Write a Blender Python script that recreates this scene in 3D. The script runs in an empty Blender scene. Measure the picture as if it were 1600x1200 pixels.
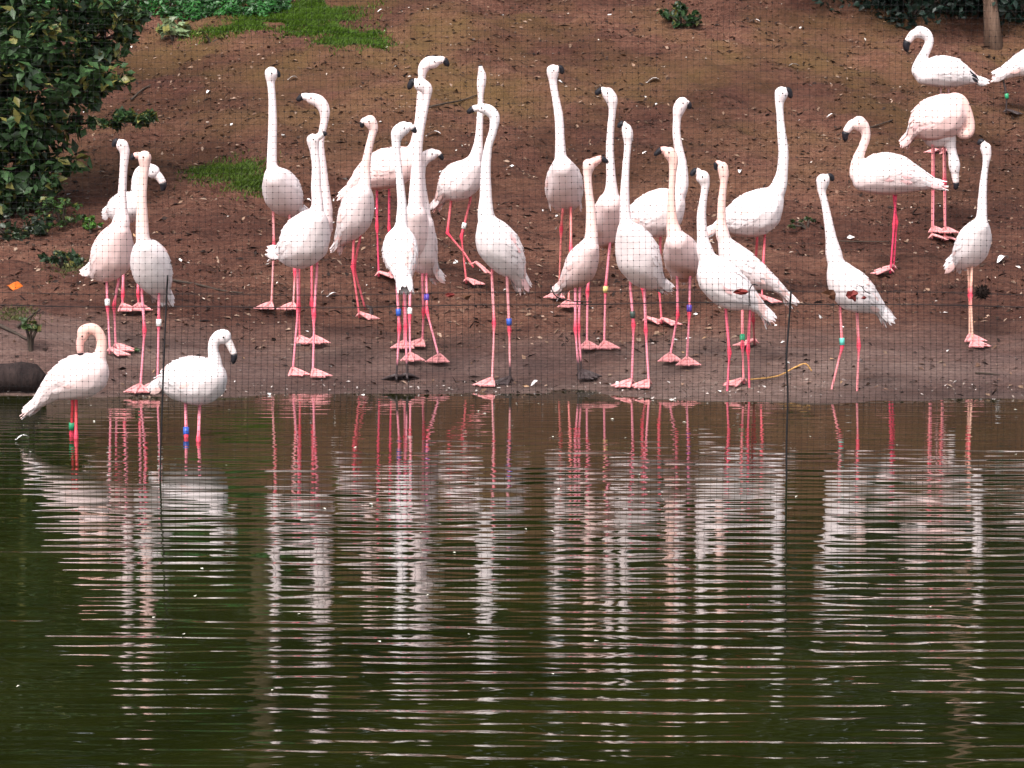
import bpy, math, random
import numpy as np
from mathutils import Vector
from mathutils.bvhtree import BVHTree

random.seed(7)
rng = np.random.default_rng(11)
scene = bpy.context.scene
COL = scene.collection

# ------------------------------------------------------------------ camera, world, sun, exposure
F_PX, CAM_H, HOR = 5400.0, 2.0, 20.0
PITCH = math.atan((600 - HOR) / F_PX)
cam_data = bpy.data.cameras.new('camera')
cam_data.sensor_width = 36.0
cam_data.lens = F_PX / 1600 * 36.0
cam_data.clip_start = 0.1
cam_data.clip_end = 500
cam = bpy.data.objects.new('camera', cam_data)
COL.objects.link(cam)
cam.location = (0, 0, CAM_H)
cam.rotation_euler = (math.pi / 2 - PITCH, 0, 0)
scene.camera = cam

SUN_EL, SUN_AZ = math.radians(52), math.radians(205)      # azimuth clockwise from +Y: behind the camera, a little left
world = bpy.data.worlds.new("World")
scene.world = world
world.use_nodes = True
wn = world.node_tree
sky = wn.nodes.new('ShaderNodeTexSky')
sky.sky_type = 'NISHITA'
sky.sun_disc = False
sky.sun_elevation = SUN_EL
sky.sun_rotation = SUN_AZ
sky.dust_density = 5.0
sky.air_density = 1.0
hsv = wn.nodes.new('ShaderNodeHueSaturation')
hsv.inputs['Saturation'].default_value = 0.35               # overcast: the blue is veiled
wn.links.new(sky.outputs[0], hsv.inputs['Color'])
bg = wn.nodes['Background']
bg.inputs['Strength'].default_value = 0.15
wn.links.new(hsv.outputs[0], bg.inputs['Color'])
sun_data = bpy.data.lights.new('sun', 'SUN')
sun_data.energy = 1.5
sun_data.angle = math.radians(14)
sun_data.color = (1.0, 0.925, 0.90)
sun = bpy.data.objects.new('sun', sun_data)
COL.objects.link(sun)
sd = Vector((math.sin(SUN_AZ) * math.cos(SUN_EL), math.cos(SUN_AZ) * math.cos(SUN_EL), math.sin(SUN_EL)))
sun.rotation_euler = sd.to_track_quat('Z', 'Y').to_euler()
scene.view_settings.view_transform = 'Standard'
scene.view_settings.look = 'None'
scene.view_settings.gamma = 1.0
scene.view_settings.use_curve_mapping = False
scene.view_settings.exposure = 1.05

# ------------------------------------------------------------------ helpers
CP, SP = math.cos(PITCH), math.sin(PITCH)
def ray(px, py):
    a, b = (px - 800) / F_PX, (600 - py) / F_PX
    return np.array([a, CP + b * SP, -SP + b * CP])
def P(px, py, Y):
    d = ray(px, py)
    return np.array([0, 0, CAM_H]) + d * (Y / d[1])
def scale(Y): return F_PX / Y

def sin_noise(seed, n, freq, aspect=1.0):
    r = np.random.default_rng(seed)
    th = r.uniform(0, 2 * np.pi, n); k = freq * r.uniform(.6, 1.5, n); ph = r.uniform(0, 6.28, n)
    kx, ky = k * np.cos(th) / aspect, k * np.sin(th)
    def f(x, y):
        x = np.asarray(x, float); y = np.asarray(y, float)
        s = 0
        for i in range(n): s = s + np.sin(kx[i] * x + ky[i] * y + ph[i])
        return s / math.sqrt(n / 2)
    return f
N1 = sin_noise(1, 7, 1.3); N2 = sin_noise(2, 10, 5.0); N3 = sin_noise(3, 14, 17.0, 1.6); N4 = sin_noise(4, 16, 45.0, 1.6)
GY = [-60, -6, 0, 2.5, 4, 15.5, 17.2, 17.7, 18.0, 18.4, 18.9, 20.2, 21.5, 22.6, 23.8, 25.6, 27.6, 31, 40, 80]
GZ = [0.6, 0.5, 0.35, 0.1, -0.5, -0.5, -0.16, -.03, 0.006, 0.035, 0.11, 0.24, 0.37, 0.50, 0.78, 1.38, 2.10, 3.1, 4.2, 5.0]
def ground(x, Y):
    x = np.asarray(x, float); Y = np.asarray(Y, float)
    z = np.interp(Y + 0.15 * N1(x, Y * .4) + .05 * N2(x * .8, 3.0), GY, GZ)
    amp = np.clip((Y - 17.6) / 3.0, 0.22, 1.0)
    z = z + amp * (0.022 * N2(x, Y) + 0.016 * N3(x, Y) + 0.007 * N4(x, Y))
    # low eroded mound on the left of the shore
    z = z + 0.16 * np.exp(-((x + 2.75) / .7) ** 2) * np.clip((Y - 18.1) / .5, 0, 1) * np.clip((21.5 - Y) / 2.2, 0, 1)
    return z
def hit(px, py, y0=13.0, y1=34.0):
    ys = np.linspace(y0, y1, 2600)
    d = ray(px, py)
    xs = d[0] / d[1] * ys; zs = CAM_H + d[2] / d[1] * ys
    g = ground(xs, ys)
    w = np.where(zs <= g)[0]
    Y = ys[w[0]] if len(w) else 28.0
    p = P(px, py, Y); p[2] = float(ground(p[0], Y))
    return p
def hit_water(px, py):
    d = ray(px, py); t = -CAM_H / d[2]
    return np.array([0, 0, CAM_H]) + d * t

def link(name, me, mat=None, parent=None, loc=None, smooth=True):
    o = bpy.data.objects.new(name, me)
    COL.objects.link(o)
    if mat is not None: me.materials.append(mat)
    if parent is not None: o.parent = parent
    if loc is not None: o.location = loc
    if smooth: me.polygons.foreach_set('use_smooth', [True] * len(me.polygons))
    return o
def empty(name, loc, label=None, cat=None, group=None):
    o = bpy.data.objects.new(name, None)
    COL.objects.link(o); o.location = loc; o.empty_display_size = .1
    tag(o, label, cat, group)
    return o
def tag(o, label=None, cat=None, group=None, kind=None):
    if label: o['label'] = label
    if cat: o['category'] = cat
    if group: o['group'] = group
    if kind: o['kind'] = kind
    return o
def fast_mesh(name, V, Fc, colors=None):
    """V (n,3), Fc (m,k) int array, colors per vertex (n,3)"""
    me = bpy.data.meshes.new(name)
    V = np.asarray(V, np.float32); Fc = np.asarray(Fc, np.int32)
    k = Fc.shape[1]
    me.vertices.add(len(V)); me.vertices.foreach_set('co', V.ravel())
    me.loops.add(Fc.size); me.loops.foreach_set('vertex_index', Fc.ravel())
    me.polygons.add(len(Fc))
    me.polygons.foreach_set('loop_start', np.arange(0, Fc.size, k, dtype=np.int32))
    me.polygons.foreach_set('loop_total', np.full(len(Fc), k, np.int32))
    me.update(calc_edges=True)
    if colors is not None: paint(me, colors)
    return me
def paint(me, colors):
    ca = me.color_attributes.new('tint', 'FLOAT_COLOR', 'POINT')
    c = np.ones((len(me.vertices), 4), np.float32); c[:, :3] = colors
    ca.data.foreach_set('color', c.ravel())

def tube(points, radii, sides=8, flat=1.0, cap=True):
    """ring loft along points; returns V,F(quads as lists)"""
    pts = np.asarray(points, float); n = len(pts)
    radii = np.asarray(radii, float)
    tan = np.gradient(pts, axis=0); tan /= np.linalg.norm(tan, axis=1)[:, None] + 1e-9
    ref = np.array([0, 1.0, 0.05])
    V = []; Fq = []
    for i in range(n):
        u = np.cross(tan[i], ref); u /= np.linalg.norm(u) + 1e-9
        v = np.cross(tan[i], u)
        for k in range(sides):
            a = 2 * math.pi * k / sides
            V.append(pts[i] + radii[i] * (math.cos(a) * u + math.sin(a) * v * flat))
    for i in range(n - 1):
        for k in range(sides):
            a, b = i * sides + k, i * sides + (k + 1) % sides
            Fq.append([a, b, b + sides, a + sides])
    if cap:
        c0 = len(V); V.append(pts[0]); V.append(pts[-1])
        for k in range(sides):
            Fq.append([c0, (k + 1) % sides, k])
            Fq.append([c0 + 1, (n - 1) * sides + k, (n - 1) * sides + (k + 1) % sides])
    return V, Fq
class MB:
    def __init__(s): s.V = []; s.F = []; s.C = []
    def add(s, V, Fc, color=None):
        o = len(s.V); s.V += [tuple(v) for v in V]; s.F += [[i + o for i in f] for f in Fc]
        if color is not None:
            color = np.asarray(color, float)
            s.C += [tuple(color)] * len(V) if color.ndim == 1 else [tuple(c) for c in color]
    def build(s, name, mat, parent=None, off=(0, 0, 0), smooth=True):
        me = bpy.data.meshes.new(name)
        V = np.array(s.V) - np.array(off)
        me.from_pydata([tuple(v) for v in V], [], s.F)
        if s.C: paint(me, np.array(s.C))
        return link(name, me, mat, parent, smooth=smooth)
def spline(pts, n):
    """Catmull-Rom resample of (k,d) points into n samples"""
    p = np.asarray(pts, float); k = len(p)
    if k == 2: return p[0] + (p[1] - p[0]) * np.linspace(0, 1, n)[:, None]
    q = np.vstack([2 * p[0] - p[1], p, 2 * p[-1] - p[-2]])
    t = np.linspace(0, k - 1 - 1e-6, n); i = t.astype(int); f = (t - i)[:, None]
    a, b, c, d = q[i], q[i + 1], q[i + 2], q[i + 3]
    return .5 * (2 * b + (c - a) * f + (2 * a - 5 * b + 4 * c - d) * f ** 2 + (3 * b - a - 3 * c + d) * f ** 3)

# ------------------------------------------------------------------ materials
def mat_new(name, rough=.7, spec=.3):
    m = bpy.data.materials.new(name); m.use_nodes = True
    b = m.node_tree.nodes['Principled BSDF']
    b.inputs['Roughness'].default_value = rough
    b.inputs['Specular IOR Level'].default_value = spec
    return m, m.node_tree, b
def noise(nt, scale_, detail=4, rough=.6, coord=None, vec_scale=None):
    n = nt.nodes.new('ShaderNodeTexNoise')
    n.inputs['Scale'].default_value = scale_; n.inputs['Detail'].default_value = detail; n.inputs['Roughness'].default_value = rough
    if coord is None:
        tc = nt.nodes.new('ShaderNodeTexCoord'); coord = tc.outputs['Object']
    if vec_scale:
        mp = nt.nodes.new('ShaderNodeMapping'); mp.inputs['Scale'].default_value = vec_scale
        nt.links.new(coord, mp.inputs['Vector']); coord = mp.outputs[0]
    nt.links.new(coord, n.inputs['Vector'])
    return n
def ramp(nt, src, stops):
    r = nt.nodes.new('ShaderNodeValToRGB')
    el = r.color_ramp.elements
    while len(el) < len(stops): el.new(.5)
    for e, (p, c) in zip(el, stops):
        e.position = p; e.color = (*c, 1) if len(c) == 3 else c
    nt.links.new(src, r.inputs[0])
    return r
def mix(nt, a, b, fac, mode='MIX'):
    m = nt.nodes.new('ShaderNodeMix'); m.data_type = 'RGBA'; m.blend_type = mode
    for s, v in ((6, a), (7, b), (0, fac)):
        if hasattr(v, 'links') or hasattr(v, 'is_linked'): nt.links.new(v, m.inputs[s])
        elif isinstance(v, (int, float)): m.inputs[s].default_value = v
        else: m.inputs[s].default_value = (*v, 1)
    return m.outputs[2]
def bump(nt, b, height, strength, dist):
    n = nt.nodes.new('ShaderNodeBump'); n.inputs['Strength'].default_value = strength; n.inputs['Distance'].default_value = dist
    nt.links.new(height, n.inputs['Height']); nt.links.new(n.outputs[0], b.inputs['Normal'])
def tinted(name, rough, spec, nscale, lo, hi, bdist=0.0, translucent=0.0, vec_scale=None):
    """material whose colour is the per-vertex colour of the thing, varied by fine noise"""
    m, nt, b = mat_new(name, rough, spec)
    at = nt.nodes.new('ShaderNodeAttribute'); at.attribute_name = 'tint'
    n = noise(nt, nscale, 5, .6, vec_scale=vec_scale)
    r = ramp(nt, n.outputs['Fac'], [(.3, (lo,) * 3), (.7, (hi,) * 3)])
    c = mix(nt, at.outputs['Color'], r.outputs[0], 1.0, 'MULTIPLY')
    nt.links.new(c, b.inputs['Base Color'])
    if bdist: bump(nt, b, n.outputs['Fac'], .6, bdist)
    if translucent:
        tr = nt.nodes.new('ShaderNodeBsdfTranslucent'); nt.links.new(c, tr.inputs[0])
        ms = nt.nodes.new('ShaderNodeMixShader'); ms.inputs[0].default_value = translucent
        nt.links.new(b.outputs[0], ms.inputs[1]); nt.links.new(tr.outputs[0], ms.inputs[2])
        nt.links.new(ms.outputs[0], nt.nodes['Material Output'].inputs[0])
    return m
def plain(name, col, rough=.6, spec=.3, nscale=30, var=.25):
    m, nt, b = mat_new(name, rough, spec)
    n = noise(nt, nscale, 4)
    r = ramp(nt, n.outputs['Fac'], [(.3, tuple(c * (1 - var) for c in col)), (.7, tuple(min(1, c * (1 + var)) for c in col))])
    nt.links.new(r.outputs[0], b.inputs['Base Color'])
    return m
M_plume = tinted('plumage', .85, .15, 38, .93, 1.03, .004)
M_feather = tinted('feather', .8, .15, 60, .94, 1.03)
M_leg = tinted('leg_skin', .5, .35, 60, .8, 1.12)
M_bill = tinted('bill_horn', .35, .5, 40, .85, 1.1)
M_black = plain('black_horn', (.010, .009, .013), .5, .3)
M_pod = plain('seed_husk', (.010, .006, .005), .9, .1)
M_eye = plain('eye', (.02, .015, .01), .15, .6)
M_leaf = tinted('leaf', .42, .45, 8, .75, 1.15, 0, .25)
M_litter = tinted('litter', .85, .2, 40, .7, 1.2)
M_grass = tinted('grass_blade', .6, .25, 10, .8, 1.1, 0, .3)
M_twig = plain('twig_wood', (.045, .032, .024), .85)
M_net = plain('net_twine', (.012, .011, .012), .7, .2)
M_redleaf = plain('dry_red_leaf', (.12, .014, .011), .7, .3, 60, .5)
M_straw = plain('straw', (.55, .30, .10), .6)
BANDS = {k: plain('band_' + k, c, .35, .5, 10, .05) for k, c in
         dict(white=(.75, .75, .72), blue=(.03, .09, .42), green=(.03, .30, .14), yellow=(.7, .55, .2), teal=(.12, .5, .42), purple=(.09, .05, .35), dark=(.04, .06, .05)).items()}

def ground_material():
    m, nt, b = mat_new('bank_soil', .92, .2)
    tc = nt.nodes.new('ShaderNodeTexCoord'); O = tc.outputs['Object']
    n1 = noise(nt, 1.1, 5, .6, O); n2 = noise(nt, 7, 6, .65, O, (.7, 1.5, 1)); n3 = noise(nt, 40, 7, .75, O, (.7, 1.2, 1))
    soil = ramp(nt, n2.outputs['Fac'], [(.32, (.034, .013, .009)), (.5, (.118, .051, .034)), (.66, (.185, .093, .061)), (.8, (.29, .175, .13))])
    red = ramp(nt, n3.outputs['Fac'], [(.32, (.024, .010, .008)), (.5, (.145, .062, .042)), (.68, (.30, .170, .122))])
    c = mix(nt, soil.outputs[0], red.outputs[0], .5)
    # ochre-olive tinge higher on the bank, patchy
    ol = ramp(nt, n1.outputs['Fac'], [(.42, (0, 0, 0)), (.62, (1, 1, 1))])
    sep = nt.nodes.new('ShaderNodeSeparateXYZ'); nt.links.new(O, sep.inputs[0])
    up = nt.nodes.new('ShaderNodeMapRange'); up.inputs['From Min'].default_value = 23.2; up.inputs['From Max'].default_value = 25.5
    nt.links.new(sep.outputs['Y'], up.inputs['Value'])
    f1 = nt.nodes.new('ShaderNodeMath'); f1.operation = 'MULTIPLY'; nt.links.new(ol.outputs[0], f1.inputs[0]); nt.links.new(up.outputs[0], f1.inputs[1])
    f2 = nt.nodes.new('ShaderNodeMath'); f2.operation = 'MULTIPLY'; f2.inputs[1].default_value = .65; nt.links.new(f1.outputs[0], f2.inputs[0])
    olc = mix(nt, c, (.125, .080, .026), f2.outputs[0])
    # silt-grey beach just above the water
    lo = nt.nodes.new('ShaderNodeMapRange'); lo.inputs['From Min'].default_value = 20.0; lo.inputs['From Max'].default_value = 18.9
    nt.links.new(sep.outputs['Y'], lo.inputs['Value'])
    n4 = noise(nt, 3.0, 4, .6, O, (.5, 1.6, 1))
    f3 = nt.nodes.new('ShaderNodeMath'); f3.operation = 'MULTIPLY'; nt.links.new(lo.outputs[0], f3.inputs[0])
    r4 = ramp(nt, n4.outputs['Fac'], [(.3, (.45,) * 3), (.6, (.95,) * 3)]); nt.links.new(r4.outputs[0], f3.inputs[1])
    silt = ramp(nt, n3.outputs['Fac'], [(.3, (.12, .078, .068)), (.55, (.27, .190, .165)), (.75, (.40, .31, .275))])
    c1 = mix(nt, olc, silt.outputs[0], f3.outputs[0])
    big = noise(nt, .55, 3, .5, O, (1, 1.4, 1)); br = ramp(nt, big.outputs['Fac'], [(.38, (.60, .52, .52)), (.62, (1.12, 1.10, 1.08))])
    c1b = mix(nt, c1, br.outputs[0], 1.0, 'MULTIPLY')
    # soil soaked by the pond: darker where it stands only a hand above the water
    dz = nt.nodes.new('ShaderNodeMapRange'); dz.inputs['From Min'].default_value = .012; dz.inputs['From Max'].default_value = .045
    dz.inputs['To Min'].default_value = .68; dz.inputs['To Max'].default_value = 1.0
    nt.links.new(sep.outputs['Z'], dz.inputs['Value'])
    dc = nt.nodes.new('ShaderNodeCombineColor'); [nt.links.new(dz.outputs[0], dc.inputs[i]) for i in range(3)]
    c2 = mix(nt, c1b, dc.outputs[0], 1.0, 'MULTIPLY')
    nt.links.new(c2, b.inputs['Base Color'])
    # damp sheen at the waterline
    wet = nt.nodes.new('ShaderNodeMapRange'); wet.inputs['From Min'].default_value = .0; wet.inputs['From Max'].default_value = .10
    wet.inputs['To Min'].default_value = .45; wet.inputs['To Max'].default_value = .93
    nt.links.new(sep.outputs['Z'], wet.inputs['Value']); nt.links.new(wet.outputs[0], b.inputs['Roughness'])
    add = nt.nodes.new('ShaderNodeMath'); add.operation = 'ADD'; nt.links.new(n2.outputs['Fac'], add.inputs[0]); nt.links.new(n3.outputs['Fac'], add.inputs[1])
    bump(nt, b, add.outputs[0], .9, .05)
    return m
def water_material():
    m, nt, b = mat_new('pond_water', .03, .5)
    b.inputs['IOR'].default_value = 1.5
    n = noise(nt, .8, 3)
    r = ramp(nt, n.outputs['Fac'], [(.3, (.005, .0075, .001)), (.7, (.014, .0165, .0026))])
    nt.links.new(r.outputs[0], b.inputs['Base Color'])
    return m
def bark_material(name, c0, c1):
    m, nt, b = mat_new(name, .9, .2)
    n = noise(nt, 14, 6, .7, None, (1, 1, .22))
    r = ramp(nt, n.outputs['Fac'], [(.35, c0), (.65, c1)])
    nt.links.new(r.outputs[0], b.inputs['Base Color']); bump(nt, b, n.outputs['Fac'], .9, .03)
    return m
M_ground = ground_material(); M_water = water_material()
M_bark = bark_material('bark', (.10, .06, .042), (.25, .165, .12)); M_darkbark = bark_material('dark_bark', (.010, .006, .006), (.034, .022, .020)); M_midbark = bark_material('mid_bark', (.05, .034, .022), (.12, .085, .055))

# ------------------------------------------------------------------ ground and water
def tensor_grid(xs, ys, zf):
    X, Y = np.meshgrid(xs, ys); Z = zf(X, Y)
    V = np.stack([X, Y, Z], -1).reshape(-1, 3)
    nx = len(xs); i = np.arange((len(ys) - 1) * nx).reshape(len(ys) - 1, nx)[:, :-1].ravel()
    return V, np.stack([i, i + 1, i + nx + 1, i + nx], 1)
xs = np.concatenate([-5.0 - np.geomspace(.1, 75, 34)[::-1], np.arange(-5.0, 5.001, .032), 5.0 + np.geomspace(.1, 75, 34)])
ys = np.concatenate([np.linspace(-60, 17, 60), np.arange(17.05, 29.0, .032), 29.0 + np.geomspace(.05, 90, 60)])
V, Fc = tensor_grid(xs, ys, ground)
tag(link('ground', fast_mesh('ground', V, Fc), M_ground), kind='structure')

wr = np.random.default_rng(5)
WAVES = []
for lam, share in ((.055, .45), (.075, .65), (.10, .85), (.135, 1.0), (.165, 1.0), (.21, .7), (.28, .4), (.45, .2)):
    for _ in range(7):
        l = lam * wr.uniform(.85, 1.2); th = wr.normal(0.03, .13)
        WAVES.append((2 * math.pi / l * math.sin(th), 2 * math.pi / l * math.cos(th), wr.uniform(0, 6.28), share * l / (2 * math.pi)))
wsl = math.sqrt(sum((a * math.hypot(kx, ky)) ** 2 for kx, ky, _, a in WAVES) / 2)
WN = sin_noise(21, 9, 2.2, 1.8); WN2 = sin_noise(22, 7, .9, 1.5)
WAVE_SLOPE = .039
def water_z(X, Y):
    hs = hl = 0
    for kx, ky, ph, a in WAVES:
        w = a * np.sin(kx * X + ky * Y + ph)
        if math.hypot(kx, ky) > 2 * math.pi / .118: hs = hs + w
        else: hl = hl + w
    env_l = np.interp(Y, [8, 10, 12, 14.0, 15.2, 16.0, 17.0, 18.5], [.95, .95, .95, .9, .7, .4, .22, .10])
    env_s = np.interp(Y, [8, 10, 12, 13.5, 15.2, 16.5, 17.5, 18.5], [1.75, 1.55, 1.25, 1.0, .8, .6, .55, .45])
    h = hl * env_l + hs * env_s; env = 1.0
    env = env * np.clip(.9 + .28 * WN(X, Y) + .15 * WN2(X, Y), .25, 1.6)
    edge = np.clip((7.0 - np.abs(X)) / 2.0, 0, 1) * np.clip((Y - 6.8) / 1.0, 0, 1)
    return h * env * edge * WAVE_SLOPE / wsl
xw = np.concatenate([-3.4 - np.geomspace(.05, 70, 40)[::-1], np.arange(-3.4, 3.401, .03), 3.4 + np.geomspace(.05, 70, 40)])
yw = np.concatenate([np.linspace(1.0, 8.3, 60), np.arange(8.31, 18.9, .0105)])
V, Fc = tensor_grid(xw, yw, water_z)
tag(link('pond_water', fast_mesh('pond_water', V, Fc), M_water), kind='structure')

# ------------------------------------------------------------------ flamingos
ICO_V = ICO_F = None
def _ico():
    import bmesh
    bm = bmesh.new(); bmesh.ops.create_icosphere(bm, subdivisions=2, radius=1)
    v = np.array([x.co[:] for x in bm.verts]); f = np.array([[q.index for q in x.verts] for x in bm.faces]); bm.free()
    return v, f
ICO_V, ICO_F = _ico()
WHITE = np.array([.76, .70, .705]); BLUSH = np.array([.79, .54, .51]); PEACH = np.array([.80, .42, .33]); RUST_SHADE = np.array([.34, .17, .10])
LEGP = np.array([.80, .27, .34]); LEGR = np.array([.72, .05, .10]); FOOTP = np.array([.70, .29, .29]); MUD = np.array([.05, .035, .035])
HIDE = bpy.data.collections.new('scratch')

def blade(base, d, nrm, L, W, lift=.004, segs=3):
    d = d / (np.linalg.norm(d) + 1e-9); s = np.cross(nrm, d); s /= np.linalg.norm(s) + 1e-9; nrm = np.cross(d, s)
    prof = [(0, .55), (.35, 1.0), (.72, .85), (1.0, .12)]
    V = []
    for t, w in prof:
        c = base + d * L * t + nrm * lift * t
        V += [c - s * W * w / 2 - nrm * .0022, c + nrm * .0015, c + s * W * w / 2 - nrm * .0022]
    Fq = []
    for i in range(len(prof) - 1):
        a = i * 3; Fq += [[a, a + 1, a + 4, a + 3], [a + 1, a + 2, a + 5, a + 4]]
    return V, Fq

def foot_mesh(pos, yaw, size, col, pitch=0.0):
    mb = MB()
    f = np.array([math.sin(yaw), math.cos(yaw), 0.0]); s = np.array([f[1], -f[0], 0]); up = np.array([0, 0, 1.0])
    if pitch:
        f2 = f * math.cos(pitch) - up * math.sin(pitch); up = up * math.cos(pitch) + f * math.sin(pitch); f = f2
    tips = []
    heel = pos + up * .032 * size
    for a in (-38, 0, 38):
        r = math.radians(a); L = (.088 if a else .10) * size
        d = f * math.cos(r) + s * math.sin(r)
        mid = pos + d * L * .5 + up * .020 * size; tip = pos + d * L + up * .005
        V, Fq = tube([heel, mid, tip, tip + d * .012 * size], np.array([.0085, .0075, .0055, .002]) * size, 6)
        mb.add(V, Fq, col); tips.append((mid, tip))
    for k in (0, 1):
        (m0, t0), (m1, t1) = tips[k], tips[k + 1]
        c = (t0 + t1) / 2 - f * .012 * size
        V = [heel, m0, t0, c, t1, m1]
        top = [v + up * .002 for v in V]; bot = [v - up * .003 for v in V]
        mb.add(top + bot, [[0, 1, 2, 3], [0, 3, 4, 5], [9, 8, 7, 6], [11, 10, 9, 6]], col * .97)
    V, Fq = tube([heel, pos - f * .022 * size + up * .012], np.array([.007, .003]) * size, 6)
    mb.add(V, Fq, col)
    return mb

GROUP = 'flamingos flocked along the pond bank'
def bird(label, neck, bill, body, legs, dep=.25, black=2, tint=.15, necktint=.3, stain_shade=0.0, tail=None, tailcol=.35, bands=(), Y=None,
         face=None, jcol=None, bill_dep=0.0, legcol=None, mud=False, pink_wing=0.0, black_tail=False, neckdep=0.0, droop=True, gauge=1.0):
    tint = min(1, tint * 1.5 + .04); necktint = min(1, necktint * 1.35)
    legcol = LEGP if legcol is None else np.array(legcol)
    jc = LEGR if jcol is None else np.array(jcol)
    # where the feet touch the ground
    feet = []
    for lg in legs:
        opt = lg[-1] if isinstance(lg[-1], dict) else {}
        pts = [p for p in lg if not isinstance(p, dict)]
        if opt.get('water'): fp = hit_water(*pts[-1])
        elif opt.get('up') is not None: fp = None
        else: fp = hit(*pts[-1])
        feet.append((pts, opt, fp))
    ground_Y = [f[2][1] for f in feet if f[2] is not None]
    Y0 = Y if Y is not None else float(np.mean(ground_Y))
    s = scale(Y0)
    # ---- body and neck spheres
    nb = len(body)
    Yb = [Y0 + dep * (-.5 + i / (nb - 1)) for i in range(nb)]
    B = np.array([[*P(x, y, yy), r / s] for (x, y, r), yy in zip(body, Yb)])
    Bs = spline(B, 34)
    Bs[:, 3] = np.maximum(Bs[:, 3], .012)
    Yn = Yb[0]
    nn = len(neck)
    Ncp = np.array([[*P(x, y, Yn + neckdep * (1 - i / (nn - 1))), r / s] for i, (x, y, r) in enumerate(neck)])
    # carry the neck down into the chest with a flare
    Ncp = np.vstack([Ncp, Ncp[-1] * .25 + B[0] * .75 * np.array([1, 1, 1, 1]) + np.array([0, 0, 0, -B[0, 3] * .25])])
    L = np.sum(np.linalg.norm(np.diff(Ncp[:, :3], axis=0), axis=1))
    Ns = spline(Ncp, max(30, int(L / .009)))
    Ns[:, 3] = np.maximum(Ns[:, 3] * 1.10, .010) + .0015
    S = np.vstack([Ns, Bs]); is_neck = np.r_[np.ones(len(Ns)), np.zeros(len(Bs))]
    V = (S[:, None, :3] + S[:, None, 3:4] * ICO_V[None]).reshape(-1, 3)
    Fc = (ICO_F[None] + (np.arange(len(S)) * len(ICO_V))[:, None, None]).reshape(-1, 3)
    base = np.array([B[nb // 2, 0], Y0, float(ground(B[nb // 2, 0], Y0))])
    if ground_Y:
        base = np.mean([f[2] for f in feet if f[2] is not None], axis=0)
    me = fast_mesh('raw', V - base, Fc)
    tmp = bpy.data.objects.new('raw', me); COL.objects.link(tmp)
    rm = tmp.modifiers.new('r', 'REMESH'); rm.mode = 'VOXEL'; rm.voxel_size = .0085
    sm = tmp.modifiers.new('s', 'SMOOTH'); sm.factor = .5; sm.iterations = 7
    dg = bpy.context.evaluated_depsgraph_get()
    me2 = bpy.data.meshes.new_from_object(tmp.evaluated_get(dg))
    bpy.data.objects.remove(tmp); bpy.data.meshes.remove(me)
    co = np.empty(len(me2.vertices) * 3, np.float32); me2.vertices.foreach_get('co', co); co = co.reshape(-1, 3) + base
    # ---- plumage colour, with belly staining and belly shade painted in
    dist = np.linalg.norm(co[:, None, :] - S[None, :, :3], axis=2) - S[None, :, 3]
    j = np.argmin(dist, axis=1)
    nk = is_neck[j]
    # soften neck/body change
    tn = np.where(nk > 0, j / len(Ns), 1.0)                    # 0 head, 1 chest
    nc = np.clip((1.0 - tn) / .35, 0, 1)[:, None]
    bodyc = WHITE * (1 - tint) + BLUSH * tint
    neckc = WHITE * (1 - necktint) + PEACH * necktint if necktint > .47 else WHITE * (1 - necktint) + BLUSH * necktint
    C = bodyc * (1 - nc) + neckc * nc
    tb0 = np.where(nk > 0, 0, (j - len(Ns)) / len(Bs))[:, None]
    pn = (np.sin(co[:, 0] * 31 + co[:, 2] * 17) * np.sin(co[:, 2] * 41 - co[:, 0] * 9 + 1) * .5 + .5)[:, None]
    C = C * (1 - .12 * pn) + BLUSH * .12 * pn
    tb = np.where(nk > 0, 0, (j - len(Ns)) / len(Bs))[:, None]
    C = C * (1 - .35 * tb ** 3) + BLUSH * .35 * tb ** 3
    if black_tail: C = np.where(tb0 > .84, np.array([.02, .02, .025]), C)
    if stain_shade:  # rust staining on the underside, plus shade painted into the greyer bellies
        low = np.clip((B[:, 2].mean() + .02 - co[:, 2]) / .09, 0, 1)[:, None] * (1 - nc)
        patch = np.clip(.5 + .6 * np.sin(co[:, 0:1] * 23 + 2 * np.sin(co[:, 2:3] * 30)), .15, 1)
        C = C * (1 - stain_shade * low * patch) + RUST_SHADE * stain_shade * low * patch
    paint(me2, C)
    root = empty('flamingo', base, label, 'flamingo', GROUP)
    body_o = link('body', me2, M_plume, root)
    bvh = BVHTree.FromPolygons([tuple(v) for v in co], [tuple(p.vertices) for p in me2.polygons])
    # ---- wings: rows of overlapping feathers lying over back and flanks
    tan = np.gradient(Bs[:, :3], axis=0); tan /= np.linalg.norm(tan, axis=1)[:, None]
    up = np.array([0, 0, 1.0])
    r_ = random.Random(hash(label) & 0xffff if False else sum(map(ord, label)))
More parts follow.
